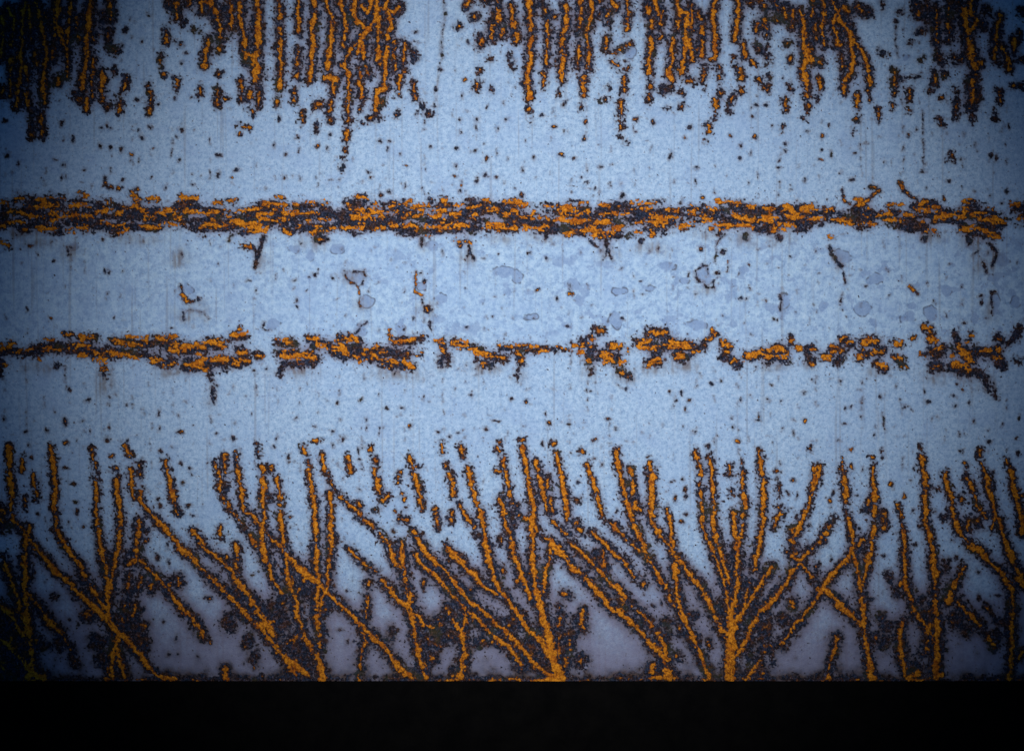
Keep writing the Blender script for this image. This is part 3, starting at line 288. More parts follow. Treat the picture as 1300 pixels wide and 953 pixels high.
# ------------------------------------------------------------------ single rust spots
SP = '''
T1 495,735 m3.5 | 605,745 w.8 m3.2 | 655,770 w.9 m2.8 | 690,800 m1.5 | 365,695 w.4 m4.6 | 1095,775 m3.2 | 505,640 m3 | 540,620 m2 | 910,650 m3.6 | 30,610 m4 | 30,775 m4 | 545,740 m2.5 | 425,845 m2.5 | 90,820 m2.4 | 1185,850 m2.8 | 770,745 w.5 m2 | 715,690 m2.5 | 680,500 m4 | 900,800 m2 | 630,155 m4.4 | 610,225 m3 | 745,75 m2.5 | 715,205 m2.2 | 490,70 m3 | 310,620 m3 | 315,830 m2.2 | 275,800 m2 | 885,690 m2 | 790,525 m2.4 | 870,490 m2.4 | 860,765 m2 | 755,635 m2 | 960,490 m2 | 910,320 m2 | 925,265 m2.4
T2 925,275 m3 | 915,350 m4 | 900,440 m4 | 945,70 m2.4 | 895,530 m3.4 | 1060,215 m3.2 | 1045,400 w.4 m3 | 1105,600 m3.4 | 1100,635 m2.4 | 1100,755 w.5 m2.8 | 1155,795 w.4 m3.6 | 1015,600 m2.2 | 1015,660 m2.2 | 1000,830 m2 | 1030,480 m2.5 | 755,830 w.5 m2.2 | 625,710 w.9 m4 | 670,710 m2.2 | 720,775 m2.2 | 875,740 m2.4 | 310,730 w.8 m4 | 360,740 m2.2 | 150,775 w.7 m2.8 | 95,725 m1.5 | 120,600 m3 | 205,685 m2.6 | 370,675 m2.2 | 1250,600 w.5 m3 | 660,750 m2 | 560,855 m2.4 | 1005,740 m2.4 | 790,165 m2.4 | 785,205 m2 | 50,385 m2.4 | 1155,535 m1.8 | 840,650 m1.4
T3 705,610 w.6 m4.6 | 620,600 w.8 m3.4 | 615,660 m2.4 | 370,610 w.4 m3.4 | 155,577 m2.8 | 215,635 w.4 m3 | 260,655 m2 | 365,700 w.5 m4 | 250,775 w.3 m3.4 | 115,790 m2.5 | 790,775 m3.8 | 860,690 w.5 m2.2 | 890,640 m2.8 | 1095,680 w.6 m2.8 | 1215,690 w.9 m4.6 | 1210,580 w.3 m2.4 | 205,550 m1.6 | 1220,530 m3 | 1270,525 m2.6 | 1140,730 m2 | 440,835 m2 | 1140,790 m2 | 570,305 m2.6 | 260,520 m2.6 | 315,795 m1.8 | 55,845 m2.2 | 920,840 m2.2 | 500,820 m1.6 | 1195,770 m1.6
T4 105,720 w.5 m3.6 | 105,760 m3 | 75,800 w.5 m2.4 | 210,660 w.5 m3 | 290,690 w.8 m3.6 | 330,770 m3 | 325,630 m2.4 | 720,670 w.8 m3 | 1130,780 m3.4 | 1160,790 m3 | 790,850 w.6 m3.4 | 795,745 m2.2 | 790,670 m2 | 1230,630 m2.8 | 505,720 m2 | 455,770 m2.2 | 600,810 m2.4 | 275,800 w.4 m2.4 | 1050,720 m2.4 | 580,245 m3 | 665,110 m2.8 | 75,840 m2.4 | 985,800 m2 | 760,650 m1.6
M1 520,485 m2.8 | 540,490 m2.4 | 540,605 w.3 m2.5 | 245,725 w.4 m1.8 | 155,360 w.8 m3.6 | 590,80 w.4 m4 | 305,25 m2.6 | 830,70 m2.2 | 1090,5 m4 | 1170,25 w.4 m2.2 | 615,40 m2 | 460,60 m2 | 90,95 m2.2 | 905,415 m1.8 | 270,440 m2 | 510,330 m2 | 970,60 m2 | 250,92 m1.6 | 1240,535 m1.4
M2 145,25 m2.6 | 370,35 m2.5 | 570,15 m2.8 | 995,15 w.4 m2.5 | 1105,40 w.5 m4 | 1145,10 m3 | 1205,20 m2 | 1020,65 w.6 m2 | 1015,95 m2.4 | 830,80 m1.6 | 625,105 w.5 m3.5 | 670,95 m2.6 | 450,130 m2.8 | 455,155 w.4 m2.4 | 295,515 m2.4 | 385,525 m1.5 | 190,540 m2 | 205,635 m2.8 | 205,670 m1.8 | 410,630 m1.3 | 680,435 w.4 m1.4 | 1140,425 m1.2
M3 50,105 w.8 m4.4 | 415,80 m2.8 | 550,115 m3.8 | 955,120 w.3 m2.4 | 910,30 m1.6 | 540,55 m2 | 85,400 m1.8 | 170,432 m2 | 730,375 m1.8 | 945,375 w1.6 m4.2 | 1085,440 w.9 m1.8 | 1185,460 w.7 m2.4 | 120,585 w.4 m2.8 | 290,605 w.6 m1.9 | 220,630 m2.4 | 880,505 w.4 m2.8 | 1030,500 m2.4 | 1145,625 m3.2 | 1170,622 m2.6 | 1190,575 w.4 m2 | 1270,635 m2 | 545,725 m2.2 | 540,480 m1.4 | 640,535 m1.8 | 845,150 m2.4 | 685,388 m1.6
M4 900,125 w1.3 m4 | 1190,150 m2.2 | 440,30 m2.8 | 1215,90 m3.2 | 920,40 m2.8 | 205,30 m2.4 | 1085,645 m3.6 | 1085,615 m2.4 | 1000,750 m2.4 | 970,775 m1.8 | 10,635 w.4 m2 | 45,730 m2.3 | 165,130 m2.4 | 1055,92 m1.4 | 615,485 m1.6 | 135,415 m1.8 | 510,562 m1.8 | 850,640 m1.3
L1 345,370 w.3 m2.8 | 445,425 m3 | 320,530 w.8 m5 | 25,520 m3.8 | 235,575 m2.6 | 135,580 m2.8 | 140,640 w.8 m3.2 | 330,640 w.7 m4 | 545,555 w.7 m2.4 | 540,620 w.8 m5 | 555,705 w1.2 m4.2 | 645,630 m2.4 | 790,490 m2.4 | 900,585 w.8 m4 | 1165,615 m3.8 | 790,570 m3 | 905,740 m3.6 | 955,760 m2.8 | 370,840 w1.3 m4.8 | 455,590 m1.5 | 405,535 w.5 m2 | 630,445 m1.4 | 540,440 m1.3 | 545,410 m1.3 | 890,500 m1.5 | 1085,590 m1.5 | 155,710 w1.5 m3.6 | 1275,275 m1.6
A1 480,490 m2.6 | 490,550 w.6 m4.6 | 415,265 m2.6 | 1160,360 w.4 m3 | 1240,580 m2.8 | 1005,465 m2.8 | 1020,510 w.8 m4 | 530,640 w.4 m3.2 | 240,560 m2.6 | 290,597 m1.8 | 1200,510 w.9 m4.8 | 1060,760 m3.4 | 1000,830 w.8 m4.6 | 930,730 w1.2 m5 | 430,610 m2.8 | 1020,165 m3.4
L2 410,440 m2.4 | 415,520 m2 | 530,425 m2 | 725,460 m2.5 | 650,470 m1.7 | 770,555 w.7 m2.8 | 555,560 m2.3 | 550,520 m1.7 | 610,595 m1.8 | 435,620 w.9 m3.8 | 205,520 m1.8 | 375,580 m1.8 | 295,560 m1.5 | 95,655 m2.4 | 165,710 w.9 m4.4 | 515,680 m2.4 | 520,720 m2.4 | 530,770 m1.8 | 905,585 m2.4 | 965,605 w.4 m2.4 | 1010,590 m2.2 | 1050,610 m1.8 | 1145,570 m2.5 | 1190,530 w.5 m4 | 1275,415 m2.8 | 1075,405 m1.8 | 385,650 m1.6 | 440,820 m2
A2 540,570 w.4 m2.8 | 545,645 w.4 m2.6 | 550,750 m2.6 | 1195,670 w1 m4 | 1270,530 m3.4 | 1195,550 w.9 m3 | 975,405 m2.2 | 865,745 m2.2
L3 65,435 w.6 m3.6 | 165,495 m2.4 | 185,540 w.5 m3.8 | 290,540 m2.2 | 475,520 w.8 m3.2 | 520,570 m2.3 | 490,595 w.4 m1.4 | 420,625 w.4 m3.4 | 415,715 w.7 m2.2 | 450,745 m2.8 | 845,390 m2.8 | 885,430 w.5 m3.2 | 865,475 w.4 m2.8 | 1000,350 m2.8 | 1050,330 m1.8 | 1145,420 m2 | 1225,500 w.6 m3.4 | 1225,520 m3 | 1105,560 m2 | 905,585 m2.8 | 785,385 m1.4 | 815,430 m1.2 | 1105,515 m1.2 | 1280,425 m2 | 800,830 m2.2 | 855,820 m2.8 | 975,655 w.6 m3.8 | 1125,625 w1.7 m4.2 | 155,645 m3.6 | 325,830 m2 | 685,705 w.8 m3 | 350,680 w1.3 m3.8 | 540,665 w.8 m3.4 | 1260,740 m1.6
A4 385,460 w1.2 m4.2 | 455,410 w1.6 m4.4 | 460,450 m3.6 | 455,560 w.8 m4 | 430,610 w.5 m3.4 | 1020,290 w.5 m3.2 | 1030,335 m2.8 | 1135,345 w.4 m2.6 | 1160,440 m3 | 1095,420 m2.4 | 15,545 m2.6 | 1240,630 m3.4 | 1100,530 m1.8
B4 240,365 w.4 m4.2 | 430,720 m5 | 290,340 m2.6 | 195,170 m2 | 185,300 m2
L4 35,350 m1.9 | 200,385 m2.6 | 20,420 m2.4 | 205,525 w.4 m2.8 | 145,520 m1.6 | 145,585 m2.2 | 380,335 m1.7 | 415,465 m2 | 445,455 m1.5 | 400,540 m2.5 | 580,405 m2.4 | 660,360 m1.5 | 680,420 m2 | 705,455 w.4 m2.6 | 825,435 m2.3 | 965,345 w.4 m2.8 | 990,370 w.4 m2.6 | 945,400 m2.5 | 950,450 m1.8 | 1020,440 m1.3 | 1040,525 m2 | 840,520 m1 | 360,630 m2.6 | 430,675 w.6 m3 | 430,760 w1.3 m3.8 | 585,675 w.9 m3.6 | 595,710 m2.8 | 690,750 m1.5 | 735,830 m1.7 | 970,590 m2 | 1190,550 m2 | 1120,570 m1.5 | 1280,510 m2 | 1260,615 m2 | 1265,690 m3.6 | 1125,630 w1 m4.2 | 1010,740 w1.2 m4.4 | 980,680 m2 | 55,780 m2.8 | 60,820 w.4 m2.8 | 145,825 w.7 m3 | 75,855 w.9 m3.6
A5 75,480 w1 m4.4 | 465,380 w1.9 m4.6 | 540,440 w1.4 m4 | 90,430 m2.8 | 605,270 m2.6 | 600,545 m2.4 | 775,570 m3.6 | 930,270 w.7 m4.4 | 265,655 m2.2 | 45,735 w1.2 m5 | 740,550 m2.4 | 610,750 m3.6 | 640,630 m2.2 | 410,825 m3 | 1290,440 w.4 m4 | 1100,300 m3.6
B5 75,80 m2.6 | 1015,320 m4.4 | 1140,295 m3.2 | 410,50 m2.4 | 1010,150 m3 | 320,325 m4 | 180,340 m4 | 860,60 m4
B1 430,455 m2.6 | 490,490 m3 | 600,730 m4 | 1125,570 m3.6 | 1035,470 m2.6 | 1075,90 w1 m4 | 1000,60 w.8 m4.4 | 1065,670 m2.6 | 565,465 m4
B2 15,320 w1.2 m4.4 | 20,590 w1.2 m5 | 295,170 m3 | 900,280 m2.4 | 140,55 w1.2 m5 | 1210,520 w1 m4.6 | 850,520 m2.4 | 905,600 m2.4 | 950,600 m3.4 | 250,740 m2.4 | 315,760 w.5 m3 | 445,105 w.6 m5 | 1080,820 w1.2 m5 | 370,820 w1.2 m6
'''
def mk_spot(p, c, m): return new_part('rust_spot') if m >= 2.4 else SPECK
SPECK = new_part('rust_speckle')
run(SP, 'rust_spot', 0, 2.5, mk=mk_spot, scale_m=.76)

# rust line where the sheet's lower edge sits
for x in range(-10, 1310, 14):
    if (x + 10) % 28 == 0: EDGE = new_part('edge_rust')
    stroke([(x, 862 + rng.uniform(-1, 2)), (x + 14, 862)], 1.5 if rng.random() < .1 else 0, rng.uniform(2, 5.5), EDGE)

# countless fine specks
for _ in range(1100):
    x, y = rng.uniform(0, 1300), rng.uniform(0, 860)
    stroke([(x, y)], 0, rng.choice([-.5, 0, .4, .8], p=[.4, .36, .18, .06]), SPECK)
for x in np.arange(6, 1300, 26.5):            # dotted vertical runs down the paint
    x += rng.uniform(-4, 4); y = rng.uniform(100, 240)
    while y < 600:
        if not (245 < y < 300) and rng.random() < (.16 if 290 < y < 450 else .5): stroke([(x + rng.uniform(-1, 1), y), (x, y + rng.uniform(1, 7))], 0, rng.uniform(-1, .2), SPECK)
        y += rng.uniform(6, 26)

# ------------------------------------------------------------------ final fields
small = np.array([bool(p) and p[0] in ('rust_spot', 'rust_speckle', 'rusty_crack') for p in parts])[Kown]
bristle = noise(1.6, .6) * .6 + noise(.6, 1.6) * .45
amp = np.where(small, .34, 1.0) * np.where(K < -4, np.clip(1 + (K + 4) * .18, .0, 1), 1)
Kf = K + amp * (n1 * 1.5 + bristle * 1.55 + n2 * 1.0 + n3 * .7)
Kf = np.where(K < -11, -12, Kf)
Cf = Cc + n1 * .95 + n2 * .6 + n3 * .6 - .5
inband = np.zeros((H, W), bool)
isb = np.array([bool(p) and p[0] in ('rust_band', 'rust_patch', 'rust_flake') for p in parts])
inband = isb[Kown] & (K > -3)
flk = noise(3.2, .9)
Cf = np.where(inband, Cf + flk * 1.3 + n1 * .5 + .55, Cf)
wide = blur(np.clip((Kf > 0) * 1.0, 0, 1), 13)
dust = noise(.55) * .75 + noise(.9) * .6
Kf = np.maximum(Kf, dust * 2.2 - 6.3 + wide * 6.0)
# loose orange grains on the dark scale
grain = n2 * .7 + n3 * .8
Cf = np.maximum(Cf, np.where((K > 2.4), grain + n1 * .35 - 2.0, -9))

kk = blur(np.clip(K, -16, 3), 1.6)
zone = .40 + .5 * sm0(gy, 610, 830) + .32 * sm0(-gy, -150, -10) - .12 * sm0(gy, 300, 330) * sm0(-gy, -430, -400)
darkening = np.where(small, .5, 1.0) * zone * np.exp(np.clip(kk, -16, 0) / (3.2 + 2.2 * sm0(gy, 610, 830))) * np.clip(.85 + .16 * n3 + .12 * n2, 0, 1.2)  # darkens the paint round the rust, most at top and bottom
darkening = np.clip(darkening + .38 * sm0(gy + n3 * 5, 835, 866), 0, 1)  # extra darkening along the lower edge
dens = blur((Kf > 0).astype(np.float32), 11)
dens2 = blur((Kf > 0).astype(np.float32), 4, 7)
low = np.clip((gy - 690) / 170, 0, 1)
stain = np.clip(dens * .5 + dens2 * .42 + low * .78, 0, 1)

# bare patches where the paint has lifted between the bands
BL = '''M1 940,575,35,25 370,365,22,18
M2 500,520,47,36 555,635,35,35 825,570,30,22 930,630,32,28 80,760,35,25 720,770,25,35 190,375,30,18 265,410,20,25 405,380,30,25 880,365,35,20 1240,490,50,30 520,780,25,30
M3 20,520,30,35 310,560,28,35 330,635,20,25 510,735,35,45 540,590,40,20 860,530,25,20 955,515,48,45 770,460,40,20 100,720,35,15 920,760,50,20 690,570,30,15 1160,490,30,20
M4 390,420,45,28 100,650,25,40 300,660,25,25 490,680,40,40 730,660,30,25 715,720,30,25 560,530,40,25 1165,650,25,45 1265,645,30,30 1050,730,20,30 920,590,25,30 550,750,20,20 830,700,38,38 1190,430,40,35
T3 600,265,28,32
T4 700,290,18,18'''
wear = np.full((H, W), -9, np.float32); Wown = np.zeros((H, W), np.int32)
for ln in BL.split('\n'):
    t = ln.split(); x0, y0, f = REG[t[0]]
    for q in t[1:]:
        a, b, rx, ry = [float(v) for v in q.split(',')]
        cx, cy, rx, ry = x0 + a / f, y0 + b / f, rx / f, ry / f
        pid = new_part('bare_patch')
        r = np.hypot((gx + wx * 1.6 - cx) / rx, (gy + wy * 1.6 - cy) / ry)
        v = (1 - r) * min(rx, ry) + n2 * .5
        u = v > wear; wear[u] = v[u]; Wown[u] = pid
wfac = np.clip(wear / 1.2 + .5, 0, 1)
fz = sm0(noise(5, 4) + .4 * n2 + .2 * n1, 1.35, 1.7) * sm0(gy, 296, 312) * sm0(-gy, -436, -418) * (.35 + .5 * sm0(gx, 250, 700))
wfac = np.maximum(wfac, fz)
rim = np.exp(-((wear - .2) / .75) ** 2) * sm0(noise(5) + .5 * n2, .1, 1.0)
SM = '''M1 975,690,90,50 910,720,30,45 1035,720,30,45 200,345,110,40 350,385,50,50 900,430,60,45 1280,440,30,40 120,310,120,35 700,330,120,30
M2 845,690,45,45 1065,420,45,40 520,660,30,40 30,430,40,50 290,350,90,35 830,360,30,50 1220,330,60,30 480,520,50,50
M3 485,400,55,55 690,370,110,35 150,320,90,30 1160,330,70,40 960,580,50,30 1000,300,90,30
M4 1120,430,75,80 375,440,40,55 1140,690,40,55 830,320,90,40 1050,340,80,50 80,340,60,40
L1 525,330,45,70 1055,400,30,80 200,260,110,35 870,280,100,35
L2 710,300,140,40 1150,270,100,30 200,280,120,35 930,230,50,50
L3 560,310,70,35 850,255,90,35 390,290,50,35 690,270,70,30 40,300,40,35
L4 570,285,60,30 850,310,70,45 1110,350,70,45 60,260,80,30 1000,300,90,30 230,265,40,25'''
smudge = np.zeros((H, W), np.float32)
for ln in SM.split('\n'):
    t = ln.split(); x0, y0, f = REG[t[0]]
    for q in t[1:]:
        a, b, rx, ry = [float(v) for v in q.split(',')]
        g = np.exp(-(((gx + wx * 2 - x0 - a / f) / (rx / f)) ** 2 + ((gy + wy * 2 - y0 - b / f) / (ry / f)) ** 2) * 1.2)
        smudge = np.maximum(smudge, g)
run_ = sm0(noise(1.3, 12) * .8 + n2 * .35, -.6, 1.4)        # thin downward runs
smudge = smudge * (.35 + .65 * run_) + .34 * sm0(noise(1.0, 34), 1.1, 2.6)
mid = np.clip((gy - 290) / 14, 0, 1) * np.clip((440 - gy) / 14, 0, 1)

# ------------------------------------------------------------------ relief in mm (towards the camera)
def sm(v, a, b):
    t = np.clip((v - a) / (b - a), 0, 1); return t * t * (3 - 2 * t)
scl, core = sm(Kf, -.5, .9), sm(Cf, -.5, .7)
h = .06 * n4 + .04 * n5 + .035 * n2 + .02 * n1
h += -.35 * wfac * (1 - scl) + .16 * sm(wear, -2.2, -.4) * (1 - wfac)
h += scl * (.25 + .20 * n2 + .16 * n1 + .16 * n3)
h += core * (.75 + .22 * n2 + .17 * n1 + .2 * n3) + np.clip(Cc, 0, 6) * .16
h += .22 * np.exp(-((Kf + 1.2) / 1.0) ** 2)     # lifted paint lip round the rust
px_ = (gx - 650) * MM; pz_ = (476.5 - gy) * MM
SHEET_Y = 0.0
co = np.stack([px_, SHEET_Y - h * MM, pz_], -1).reshape(-1, 3).astype(np.float32)
attr = {'scale': Kf, 'crust': Cf, 'wear': wfac, 'stain': stain, 'mid': mid, 'rim': rim, 'smudge': smudge, 'darkening': darkening}
attr = {k_: np.ascontiguousarray(v.astype(np.float32).ravel()) for k_, v in attr.items()}

# ------------------------------------------------------------------ materials
class NT:
    def __init__(s, name):
        s.m = bpy.data.materials.new(name); s.m.use_nodes = True; s.t = s.m.node_tree
        s.b = s.t.nodes['Principled BSDF']; s.pos = s.t.nodes.new('ShaderNodeNewGeometry').outputs['Position']
    def put(s, sock, v):
        if hasattr(v, 'links'): s.t.links.new(v, sock)
        else: sock.default_value = v
    def at(s, n):
        a = s.t.nodes.new('ShaderNodeAttribute'); a.attribute_name = n; return a.outputs['Fac']
    def mth(s, op, a, b=0.0, c=0.0):
        n = s.t.nodes.new('ShaderNodeMath'); n.operation = op
        for i, v in enumerate((a, b, c)): s.put(n.inputs[i], v)
        return n.outputs[0]
    def rng(s, v, a, b, lo=0.0, hi=1.0, smooth=True):
        n = s.t.nodes.new('ShaderNodeMapRange'); n.interpolation_type = 'SMOOTHSTEP' if smooth else 'LINEAR'
        for i, q in enumerate((v, a, b, lo, hi)): s.put(n.inputs[i], q)
        return n.outputs[0]
    def noise(s, mmsize, det=3, rough=.6, stretch=None, off=0):
        mp = s.t.nodes.new('ShaderNodeMapping'); s.t.links.new(s.pos, mp.inputs[0])
        mp.inputs['Scale'].default_value = stretch or (1, 1, 1); mp.inputs['Location'].default_value = (off, off * .7, off * 1.3)
        n = s.t.nodes.new('ShaderNodeTexNoise'); s.t.links.new(mp.outputs[0], n.inputs['Vector'])
        n.inputs['Scale'].default_value = 1000 / mmsize; n.inputs['Detail'].default_value = det; n.inputs['Roughness'].default_value = rough
        return n.outputs[0]
    def mix(s, f, a, b):
        n = s.t.nodes.new('ShaderNodeMix'); n.data_type = 'RGBA'
        s.put(n.inputs[0], f)
        for i, v in ((6, a), (7, b)): s.put(n.inputs[i], v if hasattr(v, 'links') else (*v, 1))
        return n.outputs[2]
    def ramp(s, f, stops):
        n = s.t.nodes.new('ShaderNodeValToRGB'); e = n.color_ramp.elements
        e[0].position, e[0].color = stops[0][0], (*stops[0][1], 1); e[1].position, e[1].color = stops[-1][0], (*stops[-1][1], 1)
        for p, c in stops[1:-1]:
            q = e.new(p); q.color = (*c, 1)
        s.put(n.inputs[0], f); return n.outputs[0]

def sheet_material():
    n = NT('weathered_paint_and_rust')
    # paint: powdery pale blue, mottled; cloudier between the two bands
    fine = n.noise(5.5, 5, .85); cloud = n.noise(8.5, 4, .72, off=3); broad = n.noise(120, 3, .5, off=7)
    brush = n.noise(5, 3, .6, (.25, 1, 1.4), off=11)
    paint = n.ramp(fine, [(.36, (.17, .282, .485)), (.45, (.272, .412, .618)), (.54, (.352, .498, .708)), (.65, (.445, .582, .775))])
    paint = n.mix(n.mth('MULTIPLY', n.rng(brush, .5, .75), .30), paint, (.24, .335, .52))
    fleck = n.noise(3.6, 2, .55, (1, 1, 1.25), off=13)
    paint = n.mix(n.mth('MULTIPLY', n.rng(fleck, .60, .70), .62), paint, (.165, .255, .45))
    fleck2 = n.noise(2.6, 2, .6, (.55, 1, 1.2), off=17)
    paint = n.mix(n.mth('MULTIPLY', n.rng(fleck2, .62, .72), .5), paint, (.215, .245, .36))
    blot = n.ramp(cloud, [(.37, (.125, .225, .43)), (.46, (.25, .39, .63)), (.54, (.368, .535, .745)), (.64, (.465, .625, .805))])
    paint = n.mix(n.mth('MULTIPLY', n.at('mid'), .42), paint, blot)
    paint = n.mix(n.mth('MULTIPLY', n.rng(broad, .4, .7), .22), paint, (.26, .41, .69))
    medium = n.noise(38, 4, .6, off=9)
    paint = n.mix(n.mth('MULTIPLY', n.rng(medium, .5, .68), .34), paint, (.235, .355, .60))
    paint = n.mix(n.mth('MULTIPLY', n.at('wear'), .78), paint, n.ramp(fine, [(.3, (.145, .23, .43)), (.7, (.22, .325, .54))]))
    paint = n.mix(n.mth('MULTIPLY', n.at('rim'), .8), paint, (.045, .036, .045))
    paint = n.mix(n.mth('MULTIPLY', n.at('smudge'), .88), paint, (.15, .135, .145))
    # rust-stained paint near the crusts
    st = n.rng(n.mth('ADD', n.at('stain'), n.mth('MULTIPLY', n.mth('SUBTRACT', n.noise(7, 3, off=5), .5), .35)), .16, .75)
    paint = n.mix(n.mth('MULTIPLY', st, .80), paint, (.175, .152, .245))
    halo = n.rng(n.at('scale'), -3.4, -.2)
    paint = n.mix(n.mth('MULTIPLY', halo, .5), paint, n.ramp(n.noise(3, 2, off=2), [(.4, (.085, .07, .08)), (.62, (.22, .21, .27))]))
    # dark scale: black-brown, plum, slate and bits of olive
    paint = n.mix(n.at('darkening'), paint, n.ramp(n.noise(6, 3, off=27), [(.42, (.020, .015, .024)), (.6, (.075, .048, .045))]))
    a = n.noise(2.9, 5, .85, off=21); b = n.noise(9, 3, .6, off=31); c = n.noise(26, 2, .5, off=41)
    dark = n.ramp(a, [(.40, (.003, .0022, .004)), (.48, (.008, .006, .011)), (.54, (.027, .020, .033)), (.60, (.078, .060, .088)), (.68, (.24, .225, .31))])
    dark = n.mix(n.mth('MULTIPLY', n.rng(b, .48, .57), .85), dark, n.ramp(a, [(.45, (.002, .005, .014)), (.63, (.036, .056, .12))]))
    dark = n.mix(n.mth('MULTIPLY', n.rng(b, .47, .34), .6), dark, n.ramp(a, [(.42, (.010, .005, .003)), (.52, (.055, .022, .008)), (.62, (.20, .075, .018))]))
    dark = n.mix(n.mth('MULTIPLY', n.rng(c, .58, .68), .45), dark, (.035, .036, .014))
    # orange crust
    o1 = n.noise(2.8, 5, .85, off=51); o2 = n.noise(14, 3, .55, off=61)
    orange = n.ramp(o1, [(.38, (.075, .018, .004)), (.45, (.31, .090, .005)), (.52, (.58, .195, .007)), (.62, (.76, .31, .02))])
    orange = n.mix(n.mth('MULTIPLY', n.rng(o2, .54, .68), .5), orange, n.ramp(o1, [(.35, (.30, .09, .004)), (.65, (.66, .235, .010))]))
    orange = n.mix(n.mth('MULTIPLY', n.rng(o2, .47, .34), .75), orange, n.ramp(o1, [(.4, (.16, .03, .004)), (.6, (.46, .115, .006))]))
    ks = n.mth('ADD', n.at('scale'), n.mth('MULTIPLY', n.mth('SUBTRACT', n.noise(2.4, 4, .75, off=71), .5), 4.6))
    cs = n.mth('ADD', n.at('crust'), n.mth('MULTIPLY', n.mth('SUBTRACT', n.noise(2.8, 4, .75, off=81), .5), 2.6))
    fk, fc = n.rng(ks, -.8, .8), n.rng(cs, -.5, .6)
    orange = n.mix(n.mth('MULTIPLY', n.rng(cs, 1.4, -.2), .6), orange, (.185, .052, .006))
    col = n.mix(fk, paint, dark)
    rim = n.mth('MULTIPLY', n.rng(cs, -1.8, -.3), n.mth('MULTIPLY', fk, .5))
    col = n.mix(rim, col, (.075, .024, .007))
    col = n.mix(fc, col, orange)
    n.put(n.b.inputs['Base Color'], col)
    n.put(n.b.inputs['Roughness'], n.rng(fk, 0, 1, .62, .85, False))
    n.b.inputs['Specular IOR Level'].default_value = .22
    bp = n.t.nodes.new('ShaderNodeBump'); bp.inputs['Strength'].default_value = 1.0; bp.inputs['Distance'].default_value = .0006
    n.put(bp.inputs['Height'], n.mth('ADD', n.noise(1.8, 3, .7, off=91), n.mth('MULTIPLY', n.noise(5, 2, off=95), .6)))
    n.t.links.new(bp.outputs[0], n.b.inputs['Normal'])
    return n.m
MAT = sheet_material()

def dark_material(name, c0, c1, size, rough):
    n = NT(name)
    n.put(n.b.inputs['Base Color'], n.ramp(n.noise(size, 5, .7), [(.35, c0), (.7, c1)]))
    n.b.inputs['Roughness'].default_value = rough; n.b.inputs['Specular IOR Level'].default_value = .02
    bp = n.t.nodes.new('ShaderNodeBump'); bp.inputs['Strength'].default_value = .4; bp.inputs['Distance'].default_value = .0006
    n.put(bp.inputs['Height'], n.noise(3, 4, .7, off=4)); n.t.links.new(bp.outputs[0], n.b.inputs['Normal'])
    return n.m
STEEL = dark_material('bare_steel', (.05, .035, .03), (.12, .09, .08), 20, .6)
BLACK = dark_material('added_rail_black', (.0022, .0022, .0025), (.0045, .0042, .0042), 30, .9)

# ------------------------------------------------------------------ split the skin into parts
col = bpy.context.scene.collection
sheet = bpy.data.objects.new('metal_sheet', None); col.objects.link(sheet)
sheet.location = (0, 0, 0); sheet.empty_display_size = .1
sheet['label'] = 'pale blue painted steel sheet eaten by branching orange rust, above an added black rail'
sheet['category'] = 'metal sheet'

iy, ix = np.mgrid[0:H - 1, 0:W - 1]
v0 = (iy * W + ix).ravel().astype(np.int64)
def fmax(a): return np.maximum(np.maximum(a[:-1, :-1], a[1:, :-1]), np.maximum(a[:-1, 1:], a[1:, 1:])).ravel()
def first(a): return a[:-1, :-1].ravel()
kf, cf = fmax(Kf), fmax(Cf)
ko, cow = first(Kown), first(Cown)
names = np.array([p[0] if p else '' for p in parts])
# what is merged back: tiny specks of the bulk
simple = np.isin(names, ('rust_spot', 'rust_speckle', 'rusty_crack', 'edge_rust', 'dark_scale'))
flake = names == 'rust_flake'
parent_of = np.arange(len(parts))
for i, p in enumerate(parts):
    if p and p[0] == 'rust_flake': parent_of[i] = p[1]
ko = parent_of[ko]
key = np.zeros(len(v0), np.int64)                        # 0 = paint
key[first(wear) > 0] = first(Wown)[first(wear) > 0] * 2
isK = kf > 0
key[isK] = ko[isK] * 2
isC = (cf > 0) & (fmax(Cc) > -2.2)
csel = isC & flake[cow]; key[csel] = cow[csel] * 2
csel = isC & ~flake[cow] & ~simple[cow]; key[csel] = cow[csel] * 2 + 1
order = np.argsort(key, kind='stable'); ks_ = key[order]
uk, st_ = np.unique(ks_, return_index=True); st_ = np.append(st_, len(ks_))
groups = {int(u): order[st_[i]:st_[i + 1]] for i, u in enumerate(uk)}
# very small leftovers go back to the paint
for u in [u for u in groups if u and len(groups[u]) < 5]:
    groups[0] = np.concatenate([groups[0], groups.pop(u)])

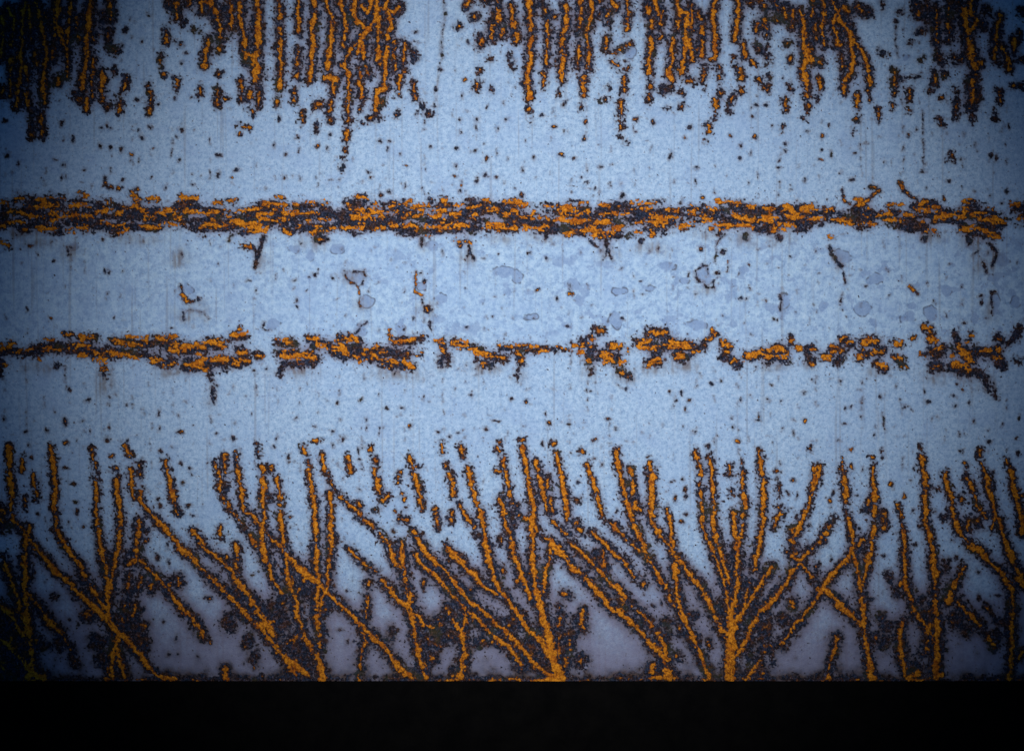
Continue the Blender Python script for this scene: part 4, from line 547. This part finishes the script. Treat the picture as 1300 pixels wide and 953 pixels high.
def skin_mesh(name, faces):
    q = v0[faces]
    quad = np.stack([q, q + W, q + W + 1, q + 1], 1).ravel()
    vid, inv = np.unique(quad, return_inverse=True)
    me = bpy.data.meshes.new(name)
    me.vertices.add(len(vid)); me.vertices.foreach_set('co', co[vid].ravel())
    me.loops.add(len(inv)); me.loops.foreach_set('vertex_index', inv.astype(np.int32))
    nf = len(faces)
    me.polygons.add(nf); me.polygons.foreach_set('loop_start', np.arange(0, nf * 4, 4, dtype=np.int32))
    me.polygons.foreach_set('use_smooth', np.ones(nf, bool))
    me.update(calc_edges=True)
    for a, v in attr.items():
        at = me.attributes.new(a, 'FLOAT', 'POINT'); at.data.foreach_set('value', v[vid])
    me.materials.append(MAT)
    return me
def link(name, faces, parent):
    o = bpy.data.objects.new(name, skin_mesh(name, faces)); col.objects.link(o); o.parent = parent
    return o

coat = link('paint_coat', groups.pop(0), sheet)
coat['label'] = 'powdery pale blue paint, mottled and flecked'
objs = {}
def get_part(pid):
    """the object of part pid (made on first use)"""
    if pid in objs: return objs[pid]
    nm = parts[pid][0]
    f = groups.pop(pid * 2, None)
    core_only = f is None
    if core_only: f = groups.pop(pid * 2 + 1, None)
    if f is None: return sheet
    par = get_part(parts[pid][1]) if nm == 'rust_flake' else sheet
    o = link(nm, f, par); objs[pid] = o
    if nm == 'rust_speckle': o['kind'] = 'stuff'
    if parts[pid][1] and nm != 'rust_flake': o['label'] = parts[pid][1]
    return o
for pid in range(1, len(parts)):
    if pid * 2 in groups: get_part(pid)
for u in sorted(groups):
    if u in groups:
        pid = u // 2
        f = groups.get(u)
        if pid in objs:
            link('orange_crust', groups.pop(u), objs[pid])
        else:
            get_part(pid)

# ------------------------------------------------------------------ the plate behind the paint, and an added rail below
def box(name, lo_, hi_, mat, parent=None, bevel=0):
    import bmesh
    bm = bmesh.new(); bmesh.ops.create_cube(bm, size=1)
    for v in bm.verts:
        v.co = [lo_[i] + (v.co[i] + .5) * (hi_[i] - lo_[i]) for i in range(3)]
    if bevel: bmesh.ops.bevel(bm, geom=list(bm.edges), offset=bevel, segments=3, affect='EDGES', profile=.5)
    me = bpy.data.meshes.new(name); bm.to_mesh(me); bm.free(); me.materials.append(mat)
    o = bpy.data.objects.new(name, me); col.objects.link(o)
    if parent: o.parent = parent
    return o
xa, xb = (X0 - 650) * MM, (X1 - 650) * MM
za, zb = (476.5 - Y1) * MM, (476.5 - Y0) * MM
box('steel_plate', (xa, .0018, za), (xb, .0058, zb), STEEL, sheet)
rail = box('added_rail', (xa - .05, -.004, za - .14), (xb + .05, .045, za - .0004), BLACK, None, .0015)  # invented rail, put in to keep the strip below the sheet black
rail['label'] = 'added matte black rail filling the dark strip under the rusty sheet'
rail['category'] = 'rail'
